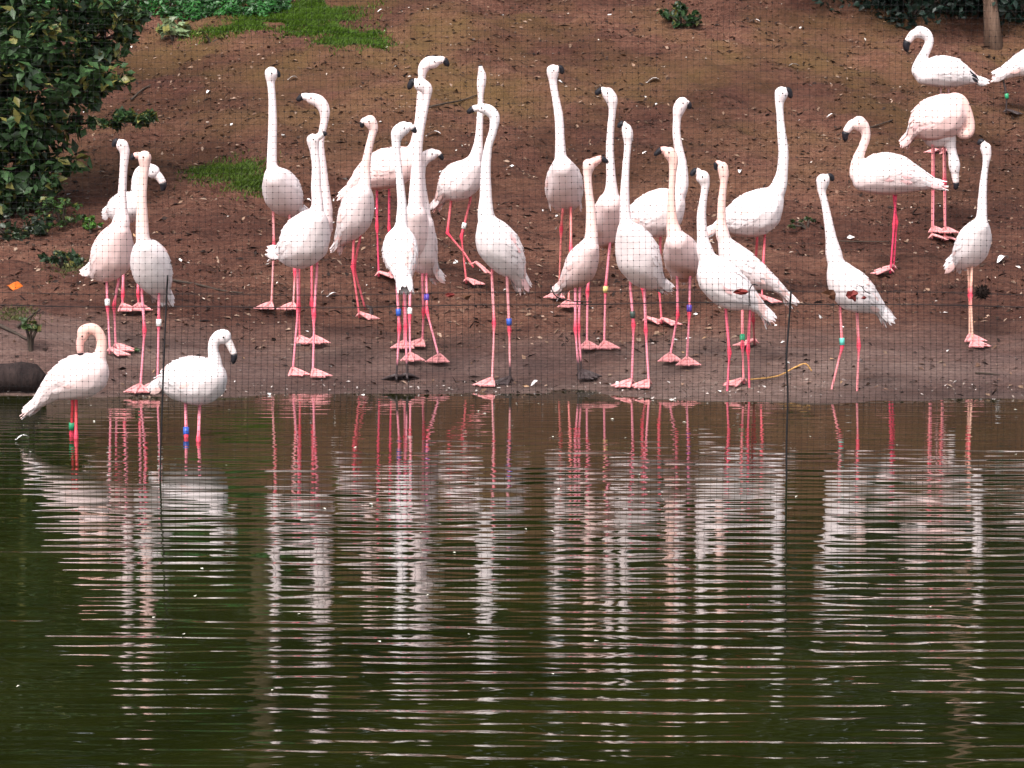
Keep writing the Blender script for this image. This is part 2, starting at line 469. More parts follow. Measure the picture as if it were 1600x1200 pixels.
    for side in (-1, 1):
        mb = MB()
        for ti in range(8):
            t = .16 + ti * .095
            for ph in range(12 + (ti % 2) * 9, 112, 17):
                k = min(len(Bs) - 2, int((t + r_.uniform(-.012, .012)) * len(Bs)))
                T = tan[k]; D = up - T * T.dot(up)
                if np.linalg.norm(D) < .05: D = np.array([0, 1., 0])
                D /= np.linalg.norm(D); Sd = np.cross(T, D)
                a = math.radians(ph + r_.uniform(-4, 4))
                rad = D * math.cos(a) + Sd * side * math.sin(a)
                hitp = bvh.find_nearest(tuple(Bs[k, :3] + rad * Bs[k, 3]))
                if hitp[0] is None: continue
                bp = np.array(hitp[0]); nm = np.array(hitp[1])
                Lf = (.055 + .05 * t) * gauge * r_.uniform(.85, 1.15); Wf = .034 * gauge * r_.uniform(.85, 1.2)
                q = bvh.find_nearest(tuple(bp + T * Lf))
                d = np.array(q[0]) + np.array(q[1]) * .002 - bp if t < .8 else T * Lf
                if np.linalg.norm(d) < .02: continue
                w = r_.uniform(0, 1)
                c = (WHITE * (1 - tint * .8) + BLUSH * tint * .8) * r_.uniform(.95, 1.02)
                if ph > 70 and w < pink_wing: c = np.array([.80, .50, .50])
                elif w < .10: c = BLUSH
                V, Fq = blade(bp + nm * .0010, d, nm, Lf, Wf, .0025)
                mb.add(V, Fq, np.clip(c, 0, .85))
        # long tertials sweeping to the rear
        for i in range(7):
            k = int(len(Bs) * (.56 + .03 * i)); T = tan[k]; D = up - T * T.dot(up); D /= np.linalg.norm(D) + 1e-9; Sd = np.cross(T, D)
            a = math.radians(18 + i * 13); rad = D * math.cos(a) + Sd * side * math.sin(a)
            hp = bvh.find_nearest(tuple(Bs[k, :3] + rad * Bs[k, 3]))
            bp = np.array(hp[0]); tgt = Bs[-1, :3] + Sd * side * .02 * r_.uniform(0, 1) + D * r_.uniform(-.01, .015)
            Lf = min(.17, np.linalg.norm(tgt - bp) * 1.05)
            c = WHITE * r_.uniform(.93, 1.0) if r_.random() > tailcol else BLUSH * r_.uniform(.9, 1.05)
            if black_tail and i > 1: c = np.array([.02, .02, .025])
            V, Fq = blade(bp + np.array(hp[1]) * .005, tgt - bp, np.array(hp[1]), Lf, .03, .006)
            mb.add(V, Fq, np.clip(c, 0, .85))
        mb.build('wing', M_feather, root, base)
    # ---- ragged tail plumes
    mb = MB()
    Tt = tan[-2]; tip = Bs[-1, :3]
    for i in range(14):
        a = r_.uniform(-.55, .55); b_ = r_.uniform(-.35, .25)
        sdv = np.cross(Tt, up); sdv /= np.linalg.norm(sdv) + 1e-9
        d = Tt + sdv * a * .8 + up * (b_ - (.5 if (droop and i % 2) else 0))
        c = [WHITE, BLUSH, np.array([.80, .40, .36])][0 if r_.random() > tailcol else r_.choice((1, 1, 1, 1, 2))] * r_.uniform(.9, 1.03)
        if black_tail: c = np.array([.02, .02, .025])
        st = tip - Tt * .04 + sdv * a * .02
        V, Fq = blade(st, d, up, r_.uniform(.05, .095), .022, -.012 if droop else 0)
        mb.add(V, Fq, np.clip(c, 0, .85))
    mb.build('tail', M_feather, root, base)
    # ---- bill
    nbp = len(bill)
    bp3 = np.array([[*P(x, y, Yn + neckdep + bill_dep * i / max(1, nbp - 1)), r / s] for i, (x, y, r) in enumerate(bill)])
    h0 = np.array([*Ncp[0, :3], bill[0][2] / s * 1.15])
    path = spline(np.vstack([h0, bp3]), 14)
    path[-1, 3] *= .45
    fb = (black + 0.0) / nbp
    kb = max(2, min(11, int(round(14 * fb)) - 1))
    def bill_part(name, pp, mat, par, col):
        V, Fq = tube(pp[:, :3], np.maximum(pp[:, 3], .0025), 10, 1.0)
        mb = MB(); mb.add(V, Fq, col); return mb.build(name, mat, par, base)
    bb = bill_part('bill', path[:kb + 1], M_bill, root, np.array([.80, .68, .66]) if necktint < .54 else np.array([.80, .45, .40]))
    tipc = path[kb:].copy(); tipc[:, 3] = np.maximum(tipc[:, 3] * 1.06, .0055); tipc[-1, 3] *= .5
    bill_part('bill_tip', tipc, M_black, bb, np.array([.02, .02, .02]))
    # ---- eyes
    hd = Ncp[0, :3]; bd = bp3[0, :3] - hd
    if len(bp3) > 1: bd = bp3[-1, :3] - hd
    bd /= np.linalg.norm(bd) + 1e-9
    sv = np.cross(bd, up); sv /= np.linalg.norm(sv) + 1e-9
    if abs(bd[2]) > .9: sv = np.array([0, 1.0, 0])
    for sg in (-1, 1):
        tgt = hd + sv * sg * .05 + up * .006 + bd * .006
        q = bvh.find_nearest(tuple(tgt))
        e = np.array(q[0])
        V = (ICO_V * .0048 + e); mb = MB(); mb.add(V, ICO_F.tolist())
        mb.build('eye', M_eye, root, base)
    # ---- legs
    chest2tail = Bs[-1, :3] - Bs[0, :3]
    yaw = math.atan2(-chest2tail[0], -chest2tail[1]) if face is None else math.radians(face)
    for li, (pts, opt, fp) in enumerate(feet):
        n = len(pts)
        if fp is None: fY = Y0 + opt['up']
        else: fY = fp[1]
        d3 = [P(x, y, Y0 + (fY - Y0) * i / (n - 1) + (opt.get('off', 0) if i < n - 1 else 0)) for i, (x, y) in enumerate(pts)]
        if fp is not None: d3[-1] = fp.copy() + np.array([0, 0, .01])
        # root of the leg inside the body
        hip = d3[0] + np.array([0, 0, .06]); 
        rr = [.013] + [.0095] * n
        dd = [hip] + d3
        if opt.get('water'): dd.append(dd[-1] - np.array([0, 0, .16])); rr.append(.007)
        joint = opt.get('joint', 1) + 1
        fine, rad, cols = [], [], []
        for i in range(len(dd) - 1):
            m_ = 7
            for q in range(m_):
                t = q / m_
                fine.append(dd[i] * (1 - t) + dd[i + 1] * t)
        fine.append(dd[-1])
        fine = np.array(fine)
        jp = dd[joint] if joint < len(dd) - 1 else None
        for p in fine:
            r0 = .0076 if (jp is None or p[2] > jp[2]) else .0060
            c = legcol.copy()
            if jp is not None:
                dj = np.linalg.norm(p - jp); r0 += .0060 * math.exp(-(dj / .022) ** 2); w = math.exp(-(dj / .05) ** 2)
                c = c * (1 - w) + jc * w
            hd_ = max(0, p[2] - (dd[1][2] - .05)) / .1; w = min(1, hd_); c = c * (1 - w * .5) + jc * w * .5
            if fp is not None and not opt.get('water'):
                df = p[2] - fp[2]; r0 += .003 * math.exp(-(max(df, 0) / .02) ** 2)
                if df < .12 and (mud or opt.get('mud')): c = MUD
            rad.append(r0 * gauge); cols += [c] * 8
        # soften the polyline so joints read as joints
        V, Fq = tube(fine, rad, 8, 1.0)
        cols += [cols[0], cols[-1]]
        mb = MB(); mb.add(V, Fq, np.array(cols))
        leg_o = mb.build('leg', M_leg, root, base)
        if not opt.get('water') and not opt.get('hidden'):
            fc = MUD if (mud or opt.get('mud')) else FOOTP * r_.uniform(.92, 1.08)
            fpos = dd[-1] - np.array([0, 0, .006]) if fp is not None else dd[-1]
            fy = math.radians(opt['face']) if 'face' in opt else yaw + r_.uniform(-.25, .25)
            fm = foot_mesh(fpos, fy, 1.12, np.clip(fc, 0, .85), 0 if fp is not None else opt.get('pitch', 1.0))
            fm.build('foot', M_leg, leg_o, base)
        for (bi, bx, by, bc) in bands:
            if bi != li: continue
            pl = [np.linalg.norm(np.array([800 + F_PX * q[0] / (q[1] * CP + (CAM_H - q[2]) * SP) - bx,
                                            600 + F_PX * ((CAM_H - q[2]) * CP - q[1] * SP) / (q[1] * CP + (CAM_H - q[2]) * SP) - by])) for q in fine]
            k = int(np.argmin(pl)); k = min(max(k, 1), len(fine) - 2)
            ax = fine[k - 1] - fine[k + 1]; ax /= np.linalg.norm(ax)
            c = fine[k]
            V, Fq = tube([c - ax * .019, c - ax * .017, c + ax * .017, c + ax * .019], [.010, .0145, .0145, .010], 10)
            mb = MB(); mb.add(V, Fq); mb.build('leg_band', BANDS[bc], leg_o, base)
    return root

W_ = dict(water=True)
# --- left cluster
bird('pink flushed flamingo standing in water, neck looped over to preen its back',
     [(129, 526, 8), (130, 517, 8), (144, 513, 8), (154, 520, 7.5), (159, 534, 7.5), (157, 552, 9)], [(125, 535, 6.5), (125, 546, 5.5), (126, 556, 4)],
     [(147, 578, 24), (134, 586, 36), (112, 592, 34), (86, 606, 21), (64, 626, 11), (46, 642, 4)],
     [[(113, 634), (112, 682), W_], [(119, 634), (119, 686), W_]], dep=.12, tint=.35, necktint=.6, legcol=(.62, .05, .06), bands=[(0, 110, 669, 'green')], Y=16.25, tailcol=.6, black=3, droop=False)
bird('white flamingo standing in water, curved neck, black bill tip pointing down, blue leg band',
     [(350, 526, 11), (343, 525, 9), (335, 533, 8), (333, 547, 8), (336, 566, 10)], [(357, 535, 6.5), (363, 547, 5.5), (366, 556, 5), (364, 569, 3)],
     [(330, 590, 26), (315, 595, 39), (288, 594, 36), (270, 597, 22), (258, 605, 10)],
     [[(290, 630), (291, 684), W_], [(312, 630), (310, 690), W_]], dep=.18, tint=.05, necktint=.1, bands=[(0, 291, 673, 'blue')], Y=16.3, tailcol=.2, black=3, droop=False)
bird('leftmost flamingo standing on the bank, head turned left, tail plumes drooping on the left',
     [(191, 227, 9), (195, 238, 7), (193, 265, 6), (191, 300, 6.5), (191, 330, 8), (189, 348, 13)], [(183, 221, 5), (179, 224, 4), (177, 230, 2.5)],
     [(186, 362, 18), (180, 380, 29), (174, 402, 34), (164, 420, 22), (150, 427, 11), (138, 424, 5)],
     [[(167, 440), (168, 478), (172, 556)], [(185, 440), (178, 478), (181, 549)]], stain_shade=0.25, dep=.28, tint=.5, necktint=.3, bands=[(0, 167, 470, 'white')], black=1, face=110)
bird('white flamingo behind the leftmost two, bent neck, white head hanging to the right',
     [(239, 268, 10), (230, 264, 8.5), (219, 269, 8), (214, 283, 8), (214, 300, 9), (211, 315, 11)], [(249, 277, 6.5), (255, 288, 5.5), (254, 299, 3)],
     [(205, 322, 20), (197, 325, 26), (186, 328, 20), (178, 333, 10)],
     [[(194, 350), (192, 460), (191, 486)], [(215, 350), (216, 460), (217, 486)]], dep=.25, tint=.05, necktint=.1, black=2)
bird('white flamingo with pink rear feathers at the water edge by the left hanging cord',
     [(226, 246, 10), (226, 262, 7), (224, 285, 6), (222, 310, 7), (222, 345, 9), (223, 372, 10)], [(216, 243, 5.5), (209, 244, 4.5), (205, 250, 3)],
     [(226, 388, 16), (232, 402, 29), (238, 424, 32), (247, 446, 20), (255, 466, 9)],
     [[(222, 462), (226, 516), (219, 613)], [(248, 462), (248, 504), (246, 609)]], dep=.26, tint=.08, necktint=.45, bands=[(1, 247, 502, 'white')], black=2, tailcol=.6)
# --- second group
bird('white flamingo with straight upright neck, first one right of the mossy grass patch',
     [(424, 115, 10), (423, 127, 6), (425, 150, 5.5), (426, 192, 6.5), (425, 237, 7), (425, 262, 8)], [(430, 113, 5), (435, 116, 3.5), (436, 121, 2)],
     [(430, 278, 19), (437, 290, 28), (443, 305, 31), (452, 322, 19), (466, 334, 7)],
     [[(427, 336), (428, 385), (424, 483)], [(452, 336), (461, 425), (458, 484)]], stain_shade=0.35, dep=.3, tint=.1, necktint=.1, black=1, legcol=(.78, .34, .34))
bird('flamingo arching its head left high above the grey shaded bird in front of it',
     [(487, 154, 8.5), (499, 159, 9), (507, 172, 8), (507, 188, 6), (504, 203, 5.5), (500, 225, 6), (502, 260, 8), (506, 300, 9), (508, 330, 11)], [(478, 151, 6), (471, 152, 5), (464, 158, 3)],
     [(505, 345, 16), (497, 360, 22), (488, 375, 20), (475, 385, 12)],
     [[(467, 420), (467, 480), (468, 537)], [(487, 420), (487, 475), (492, 537)]], dep=.25, tint=.4, necktint=.3, black=2, legcol=(.68, .14, .18))
bird('large grey shaded flamingo, beak turned right just below the arched head of another',
     [(489, 219, 9.5), (491, 234, 7), (494, 260, 6.5), (494, 290, 7.5), (496, 322, 9)], [(499, 213, 5.5), (506, 209, 4), (511, 210, 2.5)],
     [(492, 344, 20), (484, 360, 33), (475, 378, 40), (462, 394, 26), (446, 400, 12), (432, 394, 5)],
     [[(465, 422), (466, 480), (457, 587)], [(495, 422), (491, 492), (489, 589)]], stain_shade=0.25, dep=.26, tint=.12, necktint=.2, black=2)
bird('small flamingo walking with crossed red legs, dark bill tip hanging left',
     [(578, 190, 9.5), (584, 200, 6.5), (580, 216, 5.5), (575, 238, 6), (571, 262, 7), (570, 286, 9)], [(570, 188, 5), (566, 193, 4), (566, 200, 2.5)],
     [(566, 302, 16), (561, 317, 25), (555, 338, 28), (546, 358, 20), (535, 375, 9), (529, 384, 4)],
     [[(553, 370), (551, 417), (562, 500)], [(563, 370), (553, 418), (571, 484), dict(up=.1, mud=True, pitch=1.2)]], dep=.22, tint=.15, necktint=.35, black=2, face=100, legcol=(.68, .13, .16), tailcol=.6)
bird('big greyish pink side-on flamingo behind the group, topmost head bent right',
     [(678, 97, 9), (668, 99, 9), (661, 108, 7.5), (659, 122, 5.5), (657, 150, 5.5), (655, 190, 7), (650, 225, 9)], [(687, 94, 6.5), (695, 95, 5), (701, 104, 3)],
     [(640, 250, 20), (618, 260, 32), (594, 266, 31), (570, 278, 19), (552, 293, 11), (538, 308, 4)],
     [[(589, 300), (589, 354), (592, 436)], [(608, 300), (608, 356), (610, 437)]], stain_shade=0.3, dep=.05, tint=.55, necktint=.3, black=2, legcol=(.68, .07, .14))
bird('flamingo with black bill pointing left directly below the topmost right-facing head',
     [(657, 132, 10), (667, 139, 8), (666, 157, 5.5), (660, 186, 6), (654, 217, 7), (651, 262, 8), (650, 310, 11)], [(648, 128, 5.5), (643, 130, 5), (638, 140, 3)],
     [(649, 335, 18), (648, 358, 25), (647, 385, 24), (646, 410, 12)],
     [[(632, 440), (632, 480), (632, 544)], [(641, 440), (640, 494), (641, 564)]], dep=.2, tint=.3, necktint=.2, black=1.3, bands=[(1, 640, 483, 'white')])
bird('brightest white flamingo with its back to the viewer and muddy feet at the water edge',
     [(631, 200, 10), (622, 207, 10), (619, 220, 7), (621, 250, 5.5), (625, 285, 6), (628, 320, 7), (627, 350, 9)], [(640, 197, 6), (646, 202, 4.5), (650, 208, 2.5)],
     [(626, 368, 18), (625, 385, 28), (626, 403, 27), (630, 425, 15), (633, 446, 5)],
     [[(619, 425), (624, 513), (619, 598), dict(mud=True)], [(632, 435), (634, 510), (636, 596), dict(mud=True)]], dep=-.18, tint=0, necktint=0, black=2, bands=[(0, 622, 485, 'blue')], face=0, tailcol=.1)
bird('flamingo striding right with low head facing right, half behind the brightest white bird',
     [(675, 241, 8.5), (665, 246, 9), (658, 257, 8), (656, 280, 8), (657, 310, 11), (658, 335, 14)], [(683, 239, 5), (688, 243, 4), (692, 250, 2.5)],
     [(659, 352, 20), (659, 375, 24), (660, 400, 24), (668, 418, 15), (680, 431, 5)],
     [[(660, 435), (662, 487), (660, 541)], [(666, 435), (667, 487), (687, 566)]], dep=.2, tint=.15, necktint=.2, black=2, stain_shade=0.45, bands=[(1, 667, 468, 'purple')])
bird('flamingo pointing its bill straight up, ragged tail, one red leg lifted in stride',
     [(752, 112, 5), (753, 120, 6.5), (752, 132, 6.5), (751, 150, 4.5), (750, 184, 5), (748, 217, 6), (745, 240, 9)], [(751, 106, 4), (750, 101, 2.5)],
     [(738, 260, 17), (729, 274, 26), (717, 284, 31), (702, 296, 18), (692, 309, 9), (683, 319, 4)],
     [[(735, 312), (721, 369), (729, 446)], [(705, 312), (699, 364), (726, 396), (740, 418), dict(up=-.05, pitch=.4, face=90)]], dep=.2, tint=.12, necktint=.2, black=1.6, face=100, legcol=(.68, .14, .16), tailcol=.6, bands=[(0, 725, 350, 'white')])
bird('tall white flamingo with drooping tail, black bill crossing the neck of the upward pointing bird',
     [(753, 169, 7.5), (765, 173, 8), (773, 184, 7.5), (770, 206, 6), (763, 229, 6), (759, 262, 7.5), (759, 307, 9), (759, 335, 12)], [(745, 169, 5.5), (738, 171, 5), (730, 177, 3)],
     [(764, 356, 20), (775, 378, 33), (790, 400, 30), (804, 422, 17), (815, 446, 7)],
     [[(769, 438), (772, 505), (769, 603), dict(mud=False)], [(792, 430), (796, 515), (797, 601), dict(mud=True)]], dep=.2, tint=.05, necktint=.05, black=2, bands=[(1, 794, 502, 'blue')], pink_wing=.25, tailcol=.5, legcol=(.76, .32, .34))
# --- right cluster
bird('front facing flamingo with egg shaped breast, tall neck, black bill turned right',
     [(864, 111, 9.5), (864, 126, 6), (867, 147, 5.5), (873, 181, 6.5), (875, 215, 7), (876, 244, 8.5)], [(871, 107, 5), (876, 107, 4.5), (879, 116, 3)],
     [(879, 262, 18), (881, 280, 28), (882, 300, 30), (884, 320, 17)],
     [[(892, 332), (892, 388), (888, 480)], [(879, 330), (877, 358), (874, 445), (873, 466)]], dep=.32, tint=.2, necktint=.15, black=1.4, stain_shade=0.4, legcol=(.72, .22, .2), face=190)
bird('small flamingo with pink face, black bill pointing right and rust stained belly',
     [(920, 258, 9.5), (918, 271, 6.5), (920, 300, 6), (923, 327, 7), (924, 355, 8.5), (924, 372, 10)], [(930, 252, 7), (939, 248, 5), (944, 250, 4), (951, 254, 2.5)],
     [(920, 388, 17), (912, 406, 25), (904, 424, 25), (890, 440, 14), (876, 452, 6)],
     [[(899, 448), (899, 514), (905, 592), dict(mud=True)], [(906, 450), (904, 512), (909, 590), dict(mud=True)]], dep=.24, tint=.4, necktint=.4, black=2.2, stain_shade=0.7, tailcol=.6)
bird('tall flamingo facing left with dark brown stained underside and yellow leg band',
     [(950, 146, 9), (956, 156, 8.5), (957, 172, 5.5), (954, 204, 5.5), (953, 237, 6), (955, 282, 7.5), (955, 300, 10)], [(943, 142, 6), (937, 142, 5), (930, 148, 3)],
     [(953, 318, 20), (951, 338, 27), (951, 358, 26), (948, 376, 14)],
     [[(926, 380), (918, 456), (917, 545)], [(953, 382), (946, 452), (944, 545)]], dep=.3, tint=.4, necktint=.2, black=1.8, stain_shade=0.9, bands=[(1, 945, 456, 'yellow')])
bird('large breasted flamingo at the water edge, slim head with raised dark bill, dark leg band',
     [(979, 201, 7.5), (981, 211, 8), (981, 226, 5.5), (978, 260, 5.5), (976, 305, 7), (977, 340, 8.5)], [(974, 194, 5), (969, 195, 4), (966, 200, 2.5)],
     [(981, 362, 18), (989, 378, 29), (998, 403, 36), (1010, 428, 25), (1026, 440, 12), (1036, 448, 5)],
     [[(985, 450), (990, 508), (987, 605)], [(1007, 450), (1009, 516), (1014, 606)]], stain_shade=0.35, dep=.24, tint=.12, necktint=.2, black=1.2, bands=[(0, 989, 494, 'dark')], tailcol=.6)
bird('large side-on flamingo facing right, its neck rising behind a peach faced bird',
     [(1066, 161, 9), (1061, 170, 9), (1058, 184, 6), (1057, 207, 6), (1060, 230, 6.5), (1065, 258, 8), (1064, 290, 11)], [(1073, 161, 5), (1077, 165, 4), (1077, 171, 2.5)],
     [(1050, 318, 22), (1030, 332, 38), (1006, 342, 30), (990, 350, 18), (978, 356, 8)],
     [[(1006, 368), (1004, 450), (1010, 507)], [(1032, 368), (1030, 450), (1034, 509)]], dep=.1, tint=.2, necktint=.2, black=1.6, legcol=(.70, .14, .18))
bird('flamingo with peach orange face, black bill pointing left, rusty belly, purple leg band',
     [(1046, 239, 9), (1052, 250, 7.5), (1051, 272, 5.5), (1049, 312, 6), (1050, 345, 8), (1053, 362, 11)], [(1038, 235, 6.5), (1032, 235, 5), (1028, 238, 4), (1022, 243, 2.5)],
     [(1058, 378, 19), (1064, 394, 28), (1067, 412, 27), (1070, 428, 15)],
     [[(1058, 432), (1059, 492), (1046, 565)], [(1078, 432), (1077, 490), (1073, 571)]], dep=.3, tint=.4, necktint=.55, black=2, stain_shade=0.8, bands=[(1, 1078, 480, 'purple')])
bird('white flamingo wading with tail sloping right, a deep red leaf showing over its back',
     [(1098, 277, 10), (1102, 288, 6.5), (1100, 305, 5.5), (1096, 337, 7), (1098, 372, 8.5), (1101, 392, 12)], [(1090, 268, 5.5), (1085, 268, 4.5), (1079, 275, 3)],
     [(1109, 414, 19), (1122, 434, 33), (1143, 454, 31), (1165, 466, 19), (1184, 479, 11), (1199, 497, 5)],
     [[(1134, 485), (1140, 551), (1136, 618), W_], [(1172, 478), (1169, 547), (1171, 616), W_]], dep=.1, tint=.08, necktint=.25, black=1.5, legcol=(.68, .12, .18), tailcol=.6, pink_wing=.15)
bird('flamingo with orange tinted neck, long back sloping right down to a hanging cord',
     [(1129, 261, 8), (1131, 272, 7.5), (1131, 285, 5.5), (1128, 312, 6), (1127, 345, 7), (1129, 366, 10)], [(1122, 255, 5), (1119, 259, 4), (1119, 266, 2.5)],
     [(1135, 384, 14), (1150, 407, 25), (1174, 427, 24), (1200, 440, 14), (1222, 455, 7), (1232, 467, 4)],
     [[(1160, 450), (1160, 541), (1162, 603)], [(1177, 450), (1177, 500), (1179, 542)]], dep=.08, tint=.2, necktint=.5, black=1.5, bands=[(0, 1156, 527, 'green')], legcol=(.72, .2, .22), tailcol=.5)
bird('pure white side-on flamingo, tall straight neck, black bill facing right, tail left',
     [(1221, 146, 10), (1218, 160, 6.5), (1219, 182, 5.5), (1221, 207, 6.5), (1224, 237, 7.5), (1222, 270, 8.5), (1216, 294, 12)], [(1228, 141, 5), (1233, 143, 4.5), (1236, 154, 3)],
     [(1204, 314, 22), (1184, 332, 37), (1160, 340, 30), (1138, 348, 16), (1122, 357, 10), (1111, 363, 5)],
     [[(1183, 375), (1180, 420), (1178, 470)], [(1195, 370), (1192, 420), (1190, 474)]], dep=.06, tint=.02, necktint=.02, black=1.3, legcol=(.70, .12, .15), droop=False)
bird('white flamingo wading on the right, red legs apart, teal leg band',
     [(1286, 282, 10), (1284, 298, 6), (1288, 315, 5.5), (1294, 345, 6.5), (1299, 375, 8.5), (1303, 398, 12)], [(1293, 277, 5.5), (1298, 276, 4.5), (1302, 283, 3)],
     [(1308, 418, 16), (1318, 438, 27), (1333, 455, 32), (1352, 468, 22), (1370, 480, 12), (1382, 495, 5)],
     [[(1313, 488), (1316, 541), (1298, 617), W_], [(1339, 488), (1342, 540), (1339, 618), W_]], dep=.12, tint=.05, necktint=.15, black=1.5, bands=[(0, 1315, 532, 'teal')], legcol=(.74, .25, .27), tailcol=.3)
bird('profile flamingo facing left with S curved neck and bright red legs together',
     [(1342, 193, 11), (1350, 199, 8), (1353, 214, 6.5), (1347, 232, 6.5), (1339, 252, 8), (1338, 272, 10)], [(1332, 194, 7.5), (1326, 200, 6.5), (1321, 209, 5.5), (1321, 222, 3)],
     [(1350, 281, 19), (1370, 272, 32), (1396, 272, 33), (1422, 279, 22), (1445, 286, 12), (1469, 291, 4)],
     [[(1396, 302), (1401, 347), (1396, 425)], [(1400, 302), (1397, 350), (1391, 430)]], dep=.05, tint=.25, necktint=.35, black=2.8, legcol=(.68, .05, .12), droop=False, face=-95, pink_wing=.3)
bird('flamingo preening its breast with neck folded down, directly below the black tailed bird',
     [(1503, 209, 7.5), (1511, 210, 7), (1516, 202, 7), (1514, 187, 7.5), (1508, 172, 9), (1500, 160, 11), (1490, 160, 14)], [(1497, 204, 5.5), (1492, 200, 4.5), (1487, 202, 3)],
     [(1486, 172, 22), (1474, 182, 36), (1456, 187, 34), (1440, 197, 20), (1428, 208, 10), (1418, 220, 5)],
     [[(1457, 215), (1457, 285), (1456, 376)], [(1474, 215), (1475, 285), (1476, 379)]], dep=.08, tint=.6, necktint=.5, black=2.6, tailcol=.9, legcol=(.76, .26, .26), pink_wing=.3, face=60)
bird('flamingo hanging its head down to a black bill tip, body hidden behind the breast-preening bird',
     [(1492, 268, 6.5), (1491, 257, 8.5), (1489, 244, 7), (1486, 230, 7), (1482, 214, 11)], [(1493, 279, 5.5), (1494, 287, 4.5), (1493, 297, 3)],
     [(1476, 208, 18), (1466, 206, 27), (1456, 202, 20), (1447, 198, 10)],
     [[(1459, 222), (1459, 285), (1458, 364)], [(1476, 222), (1477, 285), (1477, 366)]], dep=.2, tint=.05, necktint=.05, black=2, face=170)
bird('greyish white flamingo with black tail feathers and pale bluish bill',
     [(1437, 50, 9), (1446, 53, 8), (1452, 64, 6.5), (1447, 79, 6.5), (1438, 96, 7.5), (1435, 110, 10)], [(1427, 54, 7), (1421, 61, 6), (1416, 70, 5.5), (1418, 82, 3)],
     [(1444, 118, 15), (1462, 112, 24), (1484, 113, 25), (1505, 119, 15), (1520, 124, 8), (1532, 128, 4)],
     [[(1470, 136), (1470, 185), (1470, 240)], [(1482, 136), (1482, 185), (1483, 242)]], dep=.05, tint=.0, necktint=.0, black=2.7, black_tail=True, droop=False, legcol=(.5, .3, .3), jcol=(.4, .1, .1), face=-95)
bird('thin necked white flamingo with ragged tail and pale legs, by the spiky seed pod',
     [(1540, 231, 8), (1542, 243, 6.5), (1540, 258, 4.8), (1537, 282, 5.5), (1535, 310, 6.5), (1534, 338, 8)], [(1535, 223, 5), (1532, 221, 4), (1528, 226, 2.5)],
     [(1531, 354, 15), (1525, 370, 25), (1518, 388, 28), (1508, 402, 20), (1496, 414, 9)],
     [[(1512, 408), (1515, 461), (1515, 534)], [(1519, 408), (1517, 461), (1520, 542)]], dep=.25, tint=.02, necktint=.1, black=1.3, legcol=(.72, .42, .32), tailcol=.1)
bird('flamingo cut off by the right edge, sloping tail and dark leg showing',
     [(1700, 20, 9), (1710, 30, 7), (1708, 50, 7), (1698, 70, 8), (1690, 85, 10)], [(1690, 22, 6), (1684, 30, 5), (1683, 42, 3)],
     [(1675, 96, 20), (1650, 96, 32), (1622, 96, 28), (1595, 102, 19), (1574, 112, 12), (1556, 122, 7)],
     [[(1566, 118), (1573, 150), (1572, 180), dict(hidden=False)], [(1600, 118), (1606, 150), (1605, 183)]], dep=.02, tint=.1, necktint=.2, black=2, legcol=(.05, .04, .04), jcol=(.05, .03, .03), mud=True, droop=False, bands=[(0, 1572, 150, 'green')])

# ------------------------------------------------------------------ bird netting hung across the pond
NETY, PITCHN = 14.8, .0262
net_root = empty('bird_netting', (0, NETY, 0), 'fine black square mesh netting hung across the pond in front of the birds', 'netting')
def net_pt(u, v, layer=0):
    u = np.asarray(u, float); v = np.asarray(v, float)
    x = u + .006 * np.sin(v * 2.1 + u * .7) + .003 * np.sin(v * 7 + u * 3) + layer * .013
    y = NETY + .03 * np.sin(u * 1.1 + 1) + .02 * np.sin(v * 2 + u * .6) + layer * .02
    z = v + .008 * np.sin(u * 1.7) + .003 * np.sin(u * 6 + v * 4)
    return np.stack([x, y, z], -1)
def threads(lines, r):
    Vs, Fs, off = [], [], 0
    for ln in lines:
        n = len(ln); T = np.gradient(ln, axis=0); T /= np.linalg.norm(T, axis=1)[:, None]
        A = np.cross(T, [0, 1, 0.001]); A /= np.linalg.norm(A, axis=1)[:, None]; Bv = np.cross(T, A)
        ring = [ln + r * (math.cos(a) * A + math.sin(a) * Bv) for a in (0, 2.094, 4.189)]
        Vs.append(np.stack(ring, 1).reshape(-1, 3))
        i = np.arange(n - 1) * 3 + off
        for k in range(3):
            kk = (k + 1) % 3; Fs.append(np.stack([i + k, i + kk, i + 3 + kk, i + 3 + k], 1))
        off += n * 3
    return np.vstack(Vs), np.vstack(Fs)
